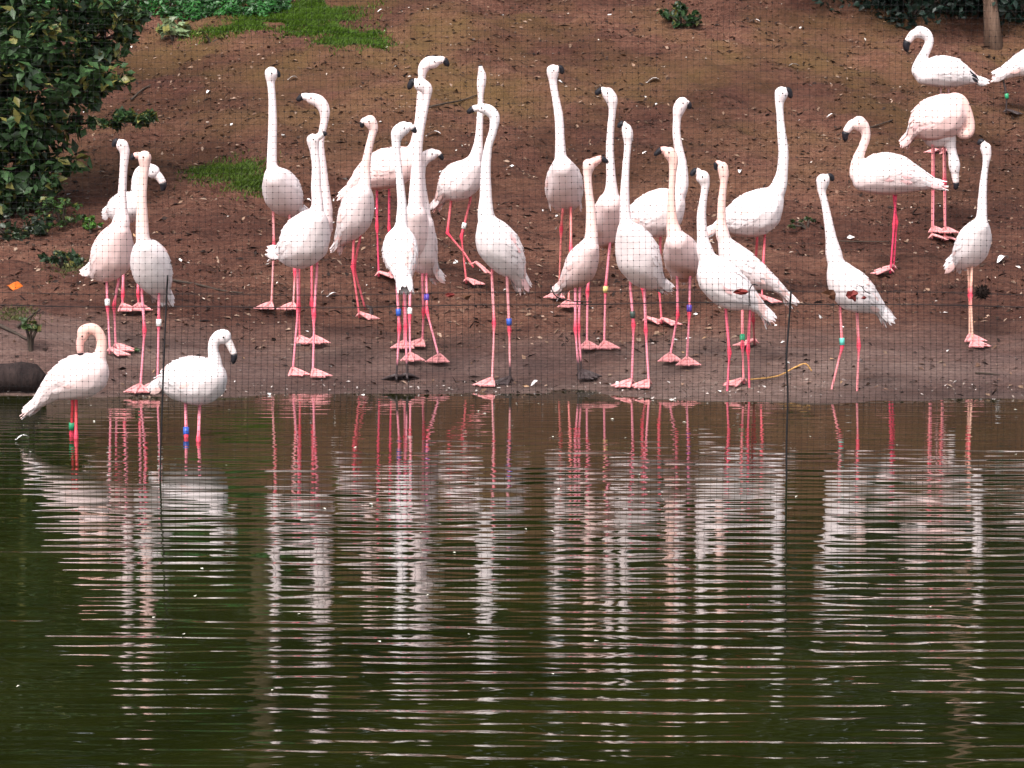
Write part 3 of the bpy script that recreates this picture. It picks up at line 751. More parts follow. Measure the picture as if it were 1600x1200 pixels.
def net_panel(u0, u1, v0, v1, pit, layer, r, kn, name):
    us = np.arange(u0, u1, pit); vs = np.arange(v0, v1, pit)
    jr = np.random.default_rng(int(u1 * 100 + layer)); ju = jr.normal(0, .0008, len(us)); jv = jr.normal(0, .0008, len(vs))
    lines = [net_pt(np.full(14, u + a), np.linspace(v0, v1, 14), layer) for u, a in zip(us, ju)]
    lines += [net_pt(np.linspace(u0, u1, 40), np.full(40, v + a), layer) for v, a in zip(vs, jv)]
    V, Fc = threads(lines, r)
    o = link(name, fast_mesh(name, V - np.array([0, NETY, 0]), Fc), M_net, net_root)
    tag(o, kind='stuff')
    U, W = np.meshgrid(us + ju, vs + jv)
    K = net_pt(U.ravel(), W.ravel(), layer)
    octv = np.array([[1, 0, 0], [-1, 0, 0], [0, 1, 0], [0, -1, 0], [0, 0, 1], [0, 0, -1]], float)
    octf = np.array([[0, 2, 4], [2, 1, 4], [1, 3, 4], [3, 0, 4], [2, 0, 5], [1, 2, 5], [3, 1, 5], [0, 3, 5]])
    sz = jr.uniform(.7, 1.3, len(K)) * kn
    V = (K[:, None] + octv[None] * sz[:, None, None]).reshape(-1, 3); Fc = (octf[None] + (np.arange(len(K)) * 6)[:, None, None]).reshape(-1, 3)
    tag(link('knots', fast_mesh('knots', V - np.array([0, NETY, 0]), Fc), M_net, net_root), kind='stuff')
ZJ = float(P(800, 478, NETY)[2])
net_panel(-4.2, 4.2, ZJ, 3.2, PITCHN, 0, .0005, .0025, 'mesh_panel')
net_panel(-4.2, 4.2, -.02, ZJ, PITCHN, 0, .0005, .0023, 'mesh_panel')
net_panel(-1.75, 2.1, .28, ZJ + .10, PITCHN, 1, .0005, .0014, 'mesh_panel')
def strand(pts, r, name, mat, parent, off, sides=6, n=30):
    p = spline(np.array(pts), n); V, Fq = tube(p, [r] * n, sides)
    mb = MB(); mb.add(V, Fq); return mb.build(name, mat, parent, off)
NO = (0, NETY, 0)
for v, r in ((ZJ, .0022), (ZJ + .055, .0012), (3.2, .006)):
    u = np.linspace(-4.2, 4.2, 30); strand(net_pt(u, np.full(30, v)), r, 'edge_rope', M_net, net_root, NO, n=120)
strand([P(262, 430, 14.74), P(260, 470, 14.76), P(257, 540, 14.74), P(254, 620, 14.75), P(251, 700, 14.74), P(250, 775, 14.74)], .0038, 'hanging_cord', M_net, net_root, NO)
strand([P(1236, 455, 14.74), P(1233, 500, 14.76), P(1229, 560, 14.74), P(1231, 620, 14.75), P(1229, 690, 14.75), P(1229, 775, 14.75)], .0042, 'hanging_cord', M_net, net_root, NO)
strand([P(1172, 478, 14.72), P(1171, 455, 14.72), P(1176, 445, 14.71), P(1184, 446, 14.71)], .0022, 'hanging_cord', M_net, net_root, NO)
strand([P(860, 446, 14.74), P(868, 462, 14.73), P(890, 470, 14.73), P(925, 472, 14.73)], .0025, 'hanging_cord', M_net, net_root, NO)
strand([P(1346, 447, 14.72), P(1352, 455, 14.70), P(1360, 459, 14.7)], .002, 'hanging_cord', M_net, net_root, NO)

def outline_leaf(name, label, cx, cy, pts, Y, mat, group='dead leaves caught in the netting'):
    c = P(cx, cy, Y); s = scale(Y)
    n = len(pts); V = []
    for k, dy in ((0, -.004), (1, .004)):
        for (x, y) in pts: V.append((x / s, dy + .012 * math.sin(x * .3), -y / s))
        V.append((0, dy * 2.2, 0))
    Fq = []
    for i in range(n): j = (i + 1) % n; Fq += [[i, j, n], [n + 1 + j, n + 1 + i, 2 * n + 1], [i, n + 1 + i, n + 1 + j, j]]
    mb = MB(); mb.add(V, Fq); o = mb.build(name, mat, smooth=False); o.location = tuple(c)
    return tag(o, label, 'leaf', group)
LN = 'leaf'
outline_leaf(LN, 'deep red lens shaped leaf caught on the netting over the sloping white back', 1157, 456, [(-12, 1), (-6, -4), (2, -5), (9, -3), (13, 0), (8, 4), (0, 5), (-7, 3)], 14.7, M_redleaf)
outline_leaf(LN, 'ragged red leaf with torn lower edge caught on the netting over the wading white bird', 1330, 462, [(-9, 0), (-6, -8), (0, -7), (4, -9), (10, -6), (11, -3), (8, 0), (8, 9), (6, 10), (2, 6), (-4, 5)], 14.7, M_redleaf)
outline_leaf(LN, 'tiny dark scrap of leaf on the netting right of the ragged red leaf', 1350, 465, [(-5, 1), (0, -3), (5, 0), (1, 3)], 14.7, M_redleaf)
M_brownleaf = plain('dry_brown_leaf', (.07, .028, .014), .7, .2, 60, .5)
outline_leaf(LN, 'curled brown leaf hanging on the netting at the left side of the wading white bird', 1297, 461, [(-14, -3), (-4, -9), (6, -8), (9, -2), (8, 8), (2, 7), (-3, 3), (-10, 2)], 14.7, M_brownleaf)
outline_leaf(LN, 'small reddish brown leaf on the netting left of the standing white bird in the middle', 703, 461, [(-8, -1), (-3, -4), (5, -3), (8, 0), (2, 4), (-4, 3)], 14.7, M_redleaf)
outline_leaf(LN, 'small blackish brown leaf on the netting in the middle, right neighbour of the reddish one', 728, 463, [(-9, -3), (0, -3), (9, -2), (6, 2), (2, 6), (-3, 3)], 14.7, M_brownleaf)
def spiky_ball(px, py, Y, r_px):
    c = P(px, py, Y); r = r_px / scale(Y)
    mb = MB(); mb.add(ICO_V * r * .72, ICO_F.tolist())
    rr = np.random.default_rng(3)
    for _ in range(90):
        d = rr.normal(size=3); d /= np.linalg.norm(d); V, Fq = tube([d * r * .6, d * r * 1.08], [.003, .0006], 4); mb.add(V, Fq)
    o = mb.build('seed_pod', M_pod); o.location = tuple(c)
    tag(o, 'round black spiky seed pod caught on the netting at the right side', 'seed pod')
spiky_ball(1535, 457, 14.72, 13)

# ------------------------------------------------------------------ foliage
def leaf_cloud(centres, normals, size, colors, jr, aspect=.55):
    n = len(centres)
    N = normals + jr.normal(0, .55, (n, 3)); N /= np.linalg.norm(N, axis=1)[:, None]
    A = np.cross(N, jr.normal(size=(n, 3))); A /= np.linalg.norm(A, axis=1)[:, None]; Bv = np.cross(N, A)
    L = size * jr.uniform(.6, 1.25, n)[:, None]; W = L * aspect
    t = centres
    V = np.stack([t - A * L * .5, t - A * L * .08 + Bv * W * .5 + N * L * .06, t + A * L * .5 - N * L * .08, t - A * L * .08 - Bv * W * .5 + N * L * .06, t - A * L * .02 - N * L * .05], 1).reshape(-1, 3)
    o = (np.arange(n) * 5)[:, None, None]
    Fc = (np.array([[0, 4, 1], [1, 4, 2], [0, 3, 4], [3, 2, 4]])[None] + o).reshape(-1, 3)
    return V, Fc, np.repeat(colors, 5, axis=0)
def crown(jr, centre, radii, clumps, per, leaf, base, yellow=.08, spread=.3, hollow=.35):
    d = jr.normal(size=(clumps, 3)); d /= np.linalg.norm(d, axis=1)[:, None]
    rr = jr.uniform(hollow, 1, (clumps, 1)) ** .6
    cc = np.array(centre) + d * rr * np.array(radii)
    cr = spread * min(radii) * jr.uniform(.6, 1.2, clumps)
    e = jr.normal(size=(clumps, per, 3)); e /= np.linalg.norm(e, axis=2)[:, :, None]
    q = jr.uniform(.25, 1, (clumps, per, 1)) ** .5
    p = cc[:, None] + e * q * cr[:, None, None] * np.array([1.15, 1.15, .8])
    nm = (e * .6 + np.array([0, 0, .8])).reshape(-1, 3)
    tone = jr.uniform(.6, 1.35, (clumps, 1, 1)) * jr.uniform(.7, 1.3, (clumps, per, 1))
    C = np.array(base)[None, None] * tone
    ym = jr.random((clumps, per, 1)) < yellow
    C = np.where(ym, np.array([.20, .19, .05]) * jr.uniform(.6, 1.2, (clumps, per, 1)), C)
    return leaf_cloud(p.reshape(-1, 3), nm, leaf, C.reshape(-1, 3), jr), cc
def plant(name, label, cat, px, py, radii, clumps, per, leaf, base, seed, lift=.6, group=None, yellow=.08, stems=6, Yb=None, mat=None):
    g = hit(px, py) if Yb is None else np.array([P(px, py, Yb)[0], Yb, float(ground(P(px, py, Yb)[0], Yb))])
    jr = np.random.default_rng(seed)
    (V, Fc, C), cc = crown(jr, (0, 0, radii[2] * lift), radii, clumps, per, leaf, base, yellow)
    keep = None
    root = empty(name, g, label, cat, group)
    # keep leaves above the soil
    V = V.reshape(-1, 5, 3); zg = ground(V[:, :, 0].mean(1) + g[0], V[:, :, 1].mean(1) + g[1]) - g[2] + .01
    V[:, :, 2] += np.maximum(0, zg - V[:, :, 2].min(1))[:, None]; V = V.reshape(-1, 3)
    lo = link('leaves', fast_mesh('leaves', V, Fc, C), mat or M_leaf, root, smooth=False); tag(lo, kind='stuff')
    mb = MB()
    for i in range(min(stems, len(cc))):
        c = cc[i]; p = spline(np.array([[0, 0, -.05], [c[0] * .3, c[1] * .3, c[2] * .45], c]), 6)
        Vt, Ft = tube(p, np.linspace(.012, .004, 6) * max(1, radii[2] * 1.6), 5); mb.add(Vt, Ft)
    mb.build('stem', M_twig, root)
    return root
G1, G2, G3 = (.035, .062, .018), (.05, .10, .02), (.016, .034, .020)
# the large shrub overhanging from the left
def big_shrub():
    g = hit(-30, 330); jr = np.random.default_rng(31); s = scale(g[1])
    root = empty('broadleaf_shrub', g, 'large dark green broadleaf shrub leaning in from the upper left corner', 'shrub')
    Vs, Fs, Cs, off = [], [], [], 0
    blobs = [((60, 40), (.62, .5, .32), 36), ((20, 130), (.5, .5, .42), 30), ((110, 120), (.36, .4, .3), 15), ((20, 230), (.34, .4, .36), 20), ((-60, 150), (.7, .5, .9), 50),
             ((-60, -60), (.9, .5, .6), 40), ((90, -70), (.7, .5, .35), 22), ((165, 60), (.2, .3, .2), 5), ((158, 150), (.16, .2, .12), 4), ((200, 188), (.22, .2, .07), 5), ((120, 185), (.2, .25, .08), 4), ((15, 320), (.30, .3, .22), 12), ((232, 186), (.14, .2, .04), 4), ((150, 95), (.14, .2, .2), 4), ((175, 20), (.3, .3, .12), 9), ((30, 265), (.45, .3, .2), 14)]
    tips = []
    for (bx, by), rad, cl in blobs:
        c = P(bx, by, g[1] - .15) - g
        (V, Fc, C), cc = crown(jr, c, rad, int(cl * 1.45), 28, .10, (.034, .074, .025), .13, .36, .1)
        Vs.append(V); Fs.append(Fc + off); Cs.append(C); off += len(V); tips.append((c, cc))
    tag(link('leaves', fast_mesh('leaves', np.vstack(Vs), np.vstack(Fs), np.vstack(Cs)), M_leaf, root, smooth=False), kind='stuff')
    for c, cc in tips:
        if c[0] > 1.0: cc = cc[:2]
        mb = MB(); p = spline(np.array([[random.uniform(-.3, .1), 0, -.1], [c[0] * .3, c[1] + .25, max(.1, c[2] * .8)], c + np.array([0, .15, 0])]), 10)
        V, Fq = tube(p, np.linspace(.016, .005, 10), 6); mb.add(V, Fq)
        for q in cc[:6]:
            V, Fq = tube([c, q], [.006, .003], 5); mb.add(V, Fq)
        mb.build('branch', M_darkbark, root)
big_shrub()
def spray(px, py, Y, label, seed, n=7, leaf=.09, col=(.13, .20, .08)):
    """a low seedling with a few broad leaves"""
    return plant('seedling', label, 'plant', px, py, (.12, .1, .09), n, 7, leaf, col, seed, .8, 'small plants on the bank', .2, 4)
plant('bush', 'small bushy green plant growing low on the bank behind the leftmost standing bird', 'plant', 98, 352, (.16, .14, .13), 14, 18, .045, (.04, .085, .02), 41, .7, 'small plants on the bank')
plant('bush', 'bright green little plant beside the shoulder of the leftmost standing bird', 'plant', 142, 362, (.07, .07, .07), 8, 14, .04, (.06, .15, .02), 42, .8, 'small plants on the bank')
plant('bush', 'dark flat plant by the tail of the leftmost standing bird', 'plant', 98, 420, (.20, .14, .08), 14, 16, .055, (.028, .055, .024), 43, .6, 'small plants on the bank')
plant('bush', 'thin green seedling by a stick on the left shore', 'plant', 48, 548, (.06, .06, .11), 8, 10, .04, (.06, .10, .03), 44, .9, 'small plants on the bank')
plant('bush', 'dark straggly growth under the large shrub at the left edge', 'plant', 15, 372, (.40, .3, .16), 26, 18, .06, (.022, .042, .018), 45, .6, 'small plants on the bank')
plant('bush', 'solitary dark green plant on the bare slope near the top centre', 'plant', 1064, 42, (.20, .14, .11), 18, 18, .06, (.028, .065, .022), 46, .7, 'small plants on the bank')
plant('bush', 'tiny low sprig between the two right hand cluster birds on the mid slope', 'plant', 1262, 356, (.14, .1, .04), 8, 14, .035, (.035, .06, .02), 47, .5, 'small plants on the bank')
plant('bush', 'tiny green tuft on the shore beside the feet of the leftmost standing bird', 'plant', 208, 552, (.035, .03, .03), 4, 9, .025, (.04, .07, .02), 48, .5, 'small plants on the bank')
spray(272, 62, None, 'pale green broad leaved seedling below the bright groundcover at the upper left', 49, 8, .12, (.16, .22, .11))
spray(205, 48, None, 'pale drooping leafed seedling at the left end of the bright groundcover', 50, 5, .10, (.16, .2, .09))
spray(330, 66, None, 'lone yellow green sprig right of the pale seedling', 51, 2, .06, (.12, .15, .04))

# bright groundcover along the top left
def cover(name, label, x0, x1, pyf, n, seed, leaf, base, h, yspan):
    jr = np.random.default_rng(seed); pts = []; cols = []
    for _ in range(n):
        px = jr.uniform(x0, x1); p = hit(px, pyf(px) - jr.uniform(0, 6)) if False else None
        Yb = edgeY(px, pyf) + jr.uniform(0, 1) ** 1.3 * yspan
        x = (px - 800) / F_PX * Yb
        hh = h * (.3 + .7 * min(1, (Yb - edgeY(px, pyf)) * 2.5)) * (.75 + .35 * math.sin(px * .05 + Yb * 3))
        pts.append((x, Yb, float(ground(x, Yb)) + jr.uniform(.0, 1) ** .7 * hh)); cols.append(np.array(base) * jr.uniform(.5, 1.5) * (.8 + .3 * math.sin(px * .11)))
    pts = np.array(pts); nm = np.tile([0, -.35, .9], (n, 1))
    V, Fc, C = leaf_cloud(pts, nm, leaf, np.array(cols), jr, .45)
    o = link(name, fast_mesh(name, V, Fc, C), M_leaf, smooth=False)
    return tag(o, label, name.replace('_', ' '), kind='stuff')
_ec = {}
def edgeY(px, pyf):
    k = (round(px / 6), id(pyf))
    if k not in _ec: _ec[k] = float(hit(px, pyf(px))[1])
    return _ec[k]
cover('groundcover', 'bright green leafy groundcover along the top left of the bank', -260, 455, lambda x: 30 - .0003 * (max(x, 120) - 300) ** 2 + 5 * math.sin(x * .05), 24000, 61, .06, (.030, .125, .026), .22, 2.2)

def grass_patch(label, blobs, n, seed, h, base):
    jr = np.random.default_rng(seed); V = []; Fq = []; C = []
    wts = np.array([b[2] * b[3] for b in blobs], float); wts /= wts.sum()
    cs = [(hit(b[0], b[1] - b[3])[1], hit(b[0], b[1] + b[3])[1]) for b in blobs]
    for _ in range(n):
        b = jr.choice(len(blobs), p=wts); cx, cy, rx, ry = blobs[b]
        u, v = jr.normal(0, .45, 2)
        px, py = cx + rx * u, cy + ry * v
        c0 = cs[b]; Yp = c0[0] + (c0[1] - c0[0]) * (py - cy + ry) / (2 * ry)
        x = (px - 800) / F_PX * Yp
        if N3(x * .5, Yp * .5) + .5 * N2(x, Yp) < -1.5: continue
        z = float(ground(x, Yp)); a = jr.uniform(0, 6.28); hh = h * jr.uniform(.5, 1.3); ln = jr.uniform(.2, .9) * hh
        w = .004
        o = len(V); dx, dy = math.cos(a), math.sin(a)
        V += [(x - dy * w, Yp + dx * w, z), (x + dy * w, Yp - dx * w, z), (x + dx * ln * .4, Yp + dy * ln * .4, z + hh * .65), (x + dx * ln, Yp + dy * ln, z + hh)]
        Fq += [(o, o + 1, o + 2), (o + 1, o + 3, o + 2)]
        C += [np.array(base) * jr.uniform(.6, 1.4)] * 4
    o = link('grass', fast_mesh('grass', V, Fq, np.array(C)), M_grass, smooth=False)
    tag(o, label, 'grass', kind='stuff')
grass_patch('short moss green grass spreading over the slope at the top left', [(370, 48, 70, 10), (450, 36, 60, 14), (520, 52, 60, 10), (480, 10, 90, 12), (575, 62, 40, 10), (420, 30, 60, 12), (545, 64, 50, 10), (500, 30, 70, 14)], 22000, 71, .035, (.06, .12, .008))
grass_patch('moss green grass patch on the slope beside the leftmost tall bird', [(360, 272, 60, 20), (395, 290, 40, 18), (330, 266, 40, 10)], 6000, 72, .03, (.06, .105, .010))
grass_patch('faint olive grass on the left shore by the orange leaf', [(20, 492, 40, 10), (105, 415, 40, 16)], 1200, 73, .02, (.08, .085, .025))

# dark shrubs under the trees at the top right and the tree line behind, seen mostly in the water
for i, (px, py, rad, cl, lab) in enumerate([
        (1425, 24, (.62, .6, .55), 70, 'dark blue green shrub at the top right, left of the slim tree trunk'),
        (1500, 26, (.55, .6, .6), 60, 'dark shrub directly left of the slim tree trunk at the top right'),
        (1592, 26, (.5, .6, .55), 55, 'dark shrub at the very top right corner beyond the slim trunk'),
        (1340, 2, (.6, .6, .5), 55, 'dark shrub at the top edge, farthest left of the dark ones by the trunk')]):
    plant('dark_shrub', lab, 'shrub', px, py, rad, cl, 34, .07, (.009, .026, .017), 80 + i, .75, 'dark shrubs along the top of the bank', .0)

def tree(x, Y, h, r, label, seed, cy, crown_r, trunk_mat, leafcol=(.050, .074, .011), clumps=150, per=40, leaf=.2, lean=0.0, low=.35, group='trees behind the bank'):
    g = np.array([x, Y, float(ground(x, Y))]); jr = np.random.default_rng(seed)
    root = empty('tree', g, label, 'tree', group)
    zz = np.linspace(-.2, h * .9, 14)
    pth = np.stack([lean * (zz / h) + .05 * np.sin(zz * .9 + seed), .05 * np.cos(zz * .7 + seed) - .05, zz], 1)
    rr = r * np.interp(zz, [-.2, 0, .25, h], [1.5, 1.25, 1.0, .35])
    mb = MB(); V, Fq = tube(pth, rr, 14); mb.add(V, Fq); tr = mb.build('trunk', trunk_mat, root)
    (V, Fc, C), cc = crown(jr, (lean * .7, 0, cy), crown_r, clumps, per, leaf, leafcol, .03, .26, .3)
    tag(link('crown', fast_mesh('crown', V, Fc, C), M_leaf, root, smooth=False), kind='stuff')
    mb = MB()
    for q in cc[:16]:
        t = np.clip(q[2] / h * .75, low, .85); s0 = pth[int(t * 13)]
        V, Fq = tube(spline(np.array([s0, (s0 + q) / 2 + [0, 0, .2], q]), 7), np.linspace(r * .38, r * .1, 7), 6); mb.add(V, Fq)
    mb.build('limb', trunk_mat, tr)
    return root
p = hit(1548, 62)
tree(p[0], p[1], 6.5, .055, 'slim tree with a pinkish brown trunk at the top right of the bank', 91, 5.9, (1.6, 1.6, 2.0), M_bark, lean=-.35, clumps=60)
TL = [(-2.12, 29.6, 8, .10, 'tree standing behind the groundcover at the upper left, just above the view', 92, 6.5),
      (-6.5, 31, 9, .16, 'broad tree behind the bank on the far left', 93, 6.0), (.8, 32, 9.5, .15, 'broad tree behind the bank near the middle', 94, 6.4),
      (4.6, 32.5, 9, .15, 'broad tree behind the bank on the right', 95, 6.2), (8.6, 31.5, 9, .16, 'broad tree behind the bank on the far right', 96, 6.0),
      (-10.5, 33, 9, .16, 'broad tree behind the bank beyond the left edge', 97, 6.0), (12.5, 33, 9, .16, 'broad tree behind the bank beyond the right edge', 98, 6.0)]
for (x, Y, h, r, lab, sd_, cy) in TL:
    tree(x, Y, h, r, lab, sd_, cy, (3.0, 1.8, 4.4), M_midbark if r < .12 else M_darkbark, clumps=190, per=40, leaf=.30)
# unbroken hedge mass at the foot of the trees
jr = np.random.default_rng(101)
n = 26000
hx = jr.uniform(-14, 14, n); hy = 30.6 + jr.uniform(0, 1.6, n) + .3 * np.sin(hx * 1.3); hz = ground(hx, hy) + jr.uniform(0, 1, n) ** .8 * (2.6 + .5 * np.sin(hx * .9))
tone = (.75 + .35 * np.sin(hx * 2.1) * np.sin(hz * 1.7))[:, None] * jr.uniform(.6, 1.4, (n, 1))
V, Fc, C = leaf_cloud(np.stack([hx, hy, hz], 1), np.tile([0, -.6, .6], (n, 1)), .17, np.array([.024, .045, .009]) * tone, jr)
tag(link('undergrowth', fast_mesh('undergrowth', V, Fc, C), M_leaf, smooth=False), 'dense dark undergrowth at the top of the bank under the trees', 'undergrowth', kind='stuff')

jr = np.random.default_rng(102)
n = 42000
hx = jr.uniform(-20, 20, n); hz = jr.uniform(0, 1, n) * (11.5 + 1.5 * np.sin(hx * .8) + 1.0 * np.sin(hx * 2.3)); hy = 34.5 + jr.uniform(0, 2.5, n) + .5 * np.sin(hx * 1.1 + hz)
tone = (.75 + .35 * np.sin(hx * 1.7 + 1) * np.sin(hz * 1.3))[:, None] * jr.uniform(.6, 1.4, (n, 1))
V, Fc, C = leaf_cloud(np.stack([hx, hy, hz + 3.2], 1), np.tile([0, -.6, .6], (n, 1)), .60, np.array([.044, .060, .008]) * tone, jr)
tag(link('woodland', fast_mesh('woodland', V, Fc, C), M_leaf, smooth=False), 'dark green woodland closing off the view behind the bank trees', 'woodland', kind='stuff')

# ------------------------------------------------------------------ things lying on the bank and in the pond
def fallen_log():
    a, b = hit(66, 612), hit(-140, 600)
    a[2] += .045; b[2] += .10
    root = empty('fallen_log', a, 'thick dark rotten log end at the water edge on the far left', 'log')
    t = np.linspace(0, 1, 14)[:, None]; pts = (a + (b - a) * t) - a
    rr = .080 + .006 * np.sin(np.arange(14) * 1.7); rr[0] = .05; rr[1] = .082
    pts[:, 2] += .02 * np.sin(np.arange(14) * .9)
    mb = MB(); V, Fq = tube(pts, rr, 16); mb.add(V, Fq); mb.build('trunk', M_darkbark, root)
    return
    mb = MB(); V, Fq = tube([pts[2] + [0, 0, .06], pts[2] + [.02, -.03, .13]], [.02, .008], 6); mb.add(V, Fq); mb.build('stub', M_darkbark, root)
fallen_log()

def stick(name, label, pxs, r, mat, lift=.012, Yfix=None, group=None, cat='stick'):
    pts = []
    for (x, y) in pxs:
        p = hit(x, y) if Yfix is None else P(x, y, Yfix)
        pts.append(p + np.array([0, 0, lift if Yfix is None else 0]))
    base = pts[0]; p = spline(np.array(pts) - base, 16)
    V, Fq = tube(p, np.linspace(r, r * .5, 16), 6); mb = MB(); mb.add(V, Fq)
    o = mb.build(name, mat); o.location = tuple(base); return tag(o, label, cat, group)
GS = 'sticks lying on the bank'
w0 = [hit_water(x, y) for x, y in ((1138, 611), (1180, 609), (1215, 607), (1240, 604), (1258, 603))]
for q in w0: q[2] = max(0.0, float(ground(q[0], q[1]))) + .012
w0[3][2] += .01; w0[4] = w0[4] + np.array([0, 0, .03]); w0.append(hit_water(1268, 603) + np.array([0, 0, .075]))
q = spline(np.array(w0) + [0, 0, .006] - w0[0], 18); V, Fq = tube(q, [.0042] * 18, 6); mb = MB(); mb.add(V, Fq)
o = mb.build('reed_stalk', M_straw); o.location = tuple(w0[0]); tag(o, 'long yellow reed stalk lying at the water edge with its tip bent up', 'reed')
stick('stick', 'thin dark stick poking up left of the seedling on the left shore', [(28, 516), (45, 503), (63, 489)], .009, M_twig, .02, None, GS)
stick('stick', 'dark root like branch on the left shore running under the seedling', [(0, 512), (22, 522), (42, 533)], .012, M_twig, .01, None, GS)
stick('stick', 'short dark twig on the wet shore at the far right', [(1524, 585), (1545, 586), (1562, 588)], .006, M_twig, .008, None, GS)
stick('stick', 'dark twig lying on the slope left of the S necked bird', [(1340, 205), (1365, 200), (1395, 190)], .008, M_twig, .01, None, GS)
stick('stick', 'gnarled dark twig on the upper slope between the tall necks', [(662, 172), (690, 166), (722, 160), (745, 152)], .008, M_twig, .012, None, GS)
stick('stick', 'long thin root curving over the mud between the left bird and the second group', [(270, 440), (310, 447), (345, 456), (378, 460)], .008, M_twig, .008, None, GS)
stick('stick', 'thin dark twig near the upper left on bare soil', [(205, 160), (222, 145), (236, 138)], .009, M_twig, .02, None, GS)
stick('stick', 'dark line of root across the slope behind the wading bird on the right', [(1290, 378), (1340, 380), (1390, 379)], .006, M_twig, .006, None, GS)

def feather_thing(label, px, py, L, ang, seed, water=False, z=.012, col=(.78, .76, .76), name='feather'):
    p = hit_water(px, py) if water else hit(px, py)
    jr = np.random.default_rng(seed); mb = MB()
    d = np.array([math.cos(ang), math.sin(ang), .12]); up = np.array([0, 0, 1.])
    s = np.cross(up, d)
    V, Fq = tube([-d * L * .62, -d * L * .45], [.0016, .0016], 5); mb.add(V, Fq, col)
    for sg in (-1, 1):
        V = []; nn = 7
        for i in range(nn):
            t = i / (nn - 1); w = L * .20 * math.sin(math.pi * min(1, t * .93 + .05)) ** .6 * (1 + .15 * jr.uniform(-1, 1))
            c = d * L * (t - .5) + up * L * .22 * math.sin(t * 3.0)
            V += [c, c + s * sg * w + up * w * .35]
        mb.add(V, [[2 * i, 2 * i + 1, 2 * i + 3, 2 * i + 2] for i in range(nn - 1)], np.array(col))
    o = mb.build(name, M_feather); o.location = (p[0], p[1], p[2] + z)
    tag(o, label, 'feather', 'moulted feathers')
FE = [('white curled feather lying on the mud at the far right beside the thin necked bird', 1567, 411, .12, .9, 0), ('small white feather on the mud under the pair left of centre', 521, 466, .07, .2, 0),
      ('white feather standing up on the slope between the tall bird necks on the right', 1156, 272, .06, 1.4, 0), ('white feather on the upper slope above the tall white bird on the right', 1239, 107, .09, -.1, 0),
      ('tiny white feather floating on the water at the far left', 36, 689, .06, .3, 1), ('white feather near the tail of the leftmost tall bird', 479, 318, .07, -.6, 0),
      ('pale feather on bare soil right of the leftmost tall neck', 458, 127, .07, .1, 0), ('white feather on the upper slope at the top near the centre', 1178, 38, .10, -.3, 0),
      ('small white feather at the top edge left of centre', 596, 20, .06, .5, 0), ('pale feather by the shore line under the middle birds', 838, 604, .07, .8, 0),
      ('small white feather on the slope far left under the shrub', 60, 209, .07, -.2, 0), ('white feather lying behind the bill of the side-on bird in the middle', 678, 214, .10, -.2, 0),
      ('white feather on the soil above the big rear bird on the right', 1022, 130, .10, 0.0, 0), ('small pale feather on the slope between the grass patch and the left bird', 326, 147, .06, 1.2, 0),
      ('pale feather by the foot of the slim trunk', 1583, 26, .10, -.3, 0), ('pale feather on the slope above the S necked bird', 1300, 185, .07, .3, 0)]
for i, (lab, x, y, L, a, wt) in enumerate(FE): feather_thing(lab, x, y, L, a, 200 + i, bool(wt))
# the orange leaf on the left
p = hit(20, 452); mb = MB()
ang = np.linspace(0, 2 * math.pi, 11)[:-1]; rad = .028 * (1 + .25 * np.sin(ang * 3 + 1)) * np.array([1.5, 1, .8, 1, 1, 1.4, .9, .8, 1.1, 1.2])
top = [(r * math.cos(a) * 1.2, r * math.sin(a) * 1.4, .01 + .018 * math.sin(a * 2)) for a, r in zip(ang, rad)]
V = top + [(x, y, z - .003) for x, y, z in top]; n = 10
mb.add(V, [list(range(n)), list(range(2 * n - 1, n - 1, -1))] + [[i, n + i, n + (i + 1) % n, (i + 1) % n] for i in range(n)])
o = mb.build('leaf', plain('orange_leaf', (.62, .13, .012), .6, .3, 30, .3)); o.location = (p[0], p[1], p[2] + .012); o.rotation_euler = (.5, 0, 0)
tag(o, 'bright orange fallen leaf lying on the bank at the far left', 'leaf')

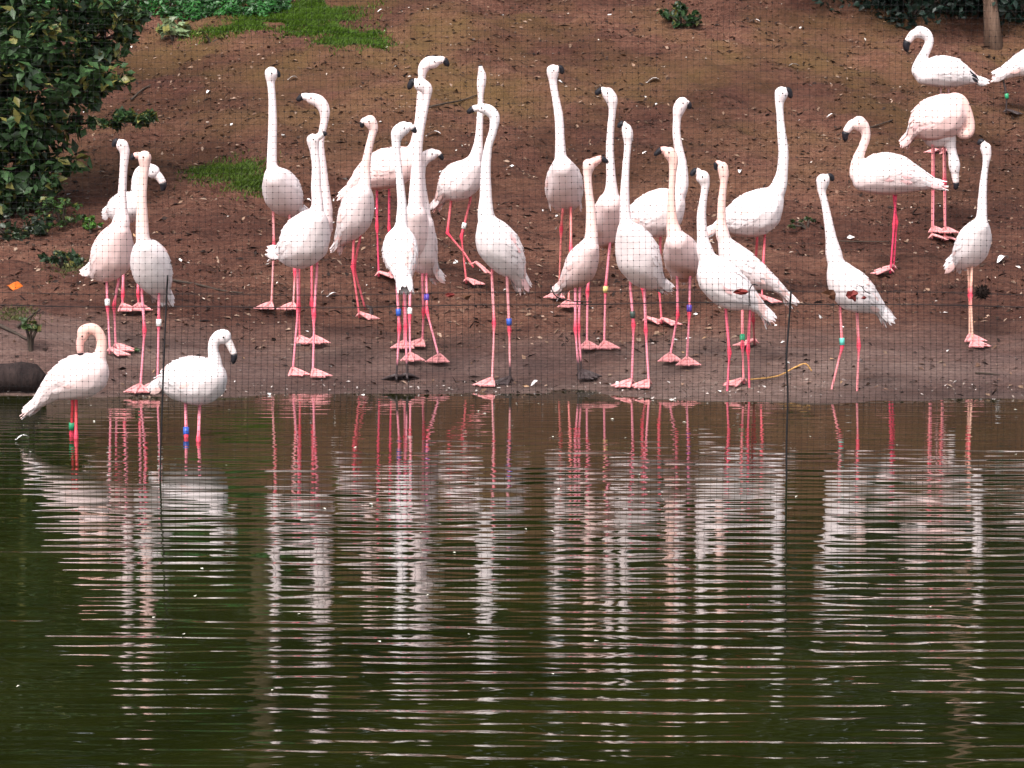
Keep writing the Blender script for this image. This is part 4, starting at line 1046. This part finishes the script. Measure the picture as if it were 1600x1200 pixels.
def litter(name, label, n, seed, size, palette, Yr=(17.9, 30), up=.25, asp=.5, keep=None, cat='litter'):
    jr = np.random.default_rng(seed)
    y = Yr[0] + (Yr[1] - Yr[0]) * jr.uniform(0, 1, n); x = jr.uniform(-.165, .165, n) * y * 1.06
    if keep is not None:
        k = keep(x, y, jr); x, y = x[k], y[k]; n = len(x)
    z = ground(x, y) + .008
    C = np.array(palette)[jr.integers(0, len(palette), n)] * jr.uniform(.7, 1.25, (n, 1))
    V, Fc, C = leaf_cloud(np.stack([x, y, z], 1), np.tile([0, 0, 1.6], (n, 1)), size, C, jr, asp)
    sz = jr.uniform(.4, 1.6, n)
    V = V.reshape(-1, 5, 3); c = V.mean(1, keepdims=True); V = (c + (V - c) * sz[:, None, None]).reshape(-1, 3)
    o = link(name, fast_mesh(name, V, Fc, np.clip(C, 0, .85)), M_litter, smooth=False)
    return tag(o, label, cat, kind='stuff')
upper = lambda x, y, jr: (jr.random(len(x)) < np.interp(y, [17.9, 19.0, 20.5, 24, 30], [.12, .2, .75, 1, .8])) & (N2(x * .6, y * .6) > -1.3)
litter('leaf_litter', 'brown bark chips and dead leaves scattered over the bank soil', 26000, 301, .032, [(.03, .016, .012), (.05, .028, .02), (.14, .08, .055), (.20, .125, .085), (.02, .012, .01), (.11, .06, .04), (.28, .19, .14)], keep=upper)
litter('pale_debris', 'small pale chips and bits of down scattered over the bank', 1900, 302, .024, [(.45, .36, .30), (.6, .55, .5), (.35, .24, .18), (.3, .18, .10)], keep=upper, cat='debris')
litter('twig_litter', 'fine dark twigs strewn over the bank', 1500, 304, .07, [(.02, .012, .012), (.035, .02, .016), (.06, .035, .028)], asp=.07, keep=upper, cat='twigs')
litter('shore_grit', 'dark and pale grit along the water edge', 1500, 303, .016, [(.04, .03, .028), (.25, .2, .17), (.5, .45, .42), (.07, .05, .04)], Yr=(17.8, 18.5), cat='grit')
litter('white_down', 'tiny bits of white down scattered on the bank', 260, 305, .032, [(.78, .75, .73)], asp=.7, cat='down')
# specks afloat on the water
jr = np.random.default_rng(306); n = 70
y = jr.uniform(10, 17.8, n); x = jr.uniform(-.15, .15, n) * y
V, Fc, C = leaf_cloud(np.stack([x, y, np.full(n, .004)], 1), np.tile([0, 0, 3.], (n, 1)), .018, np.tile([.6, .58, .5], (n, 1)), jr, .6)
tag(link('floating_specks', fast_mesh('floating_specks', V, Fc, C), M_litter, smooth=False), 'tiny pale specks floating on the pond', 'specks', kind='stuff')
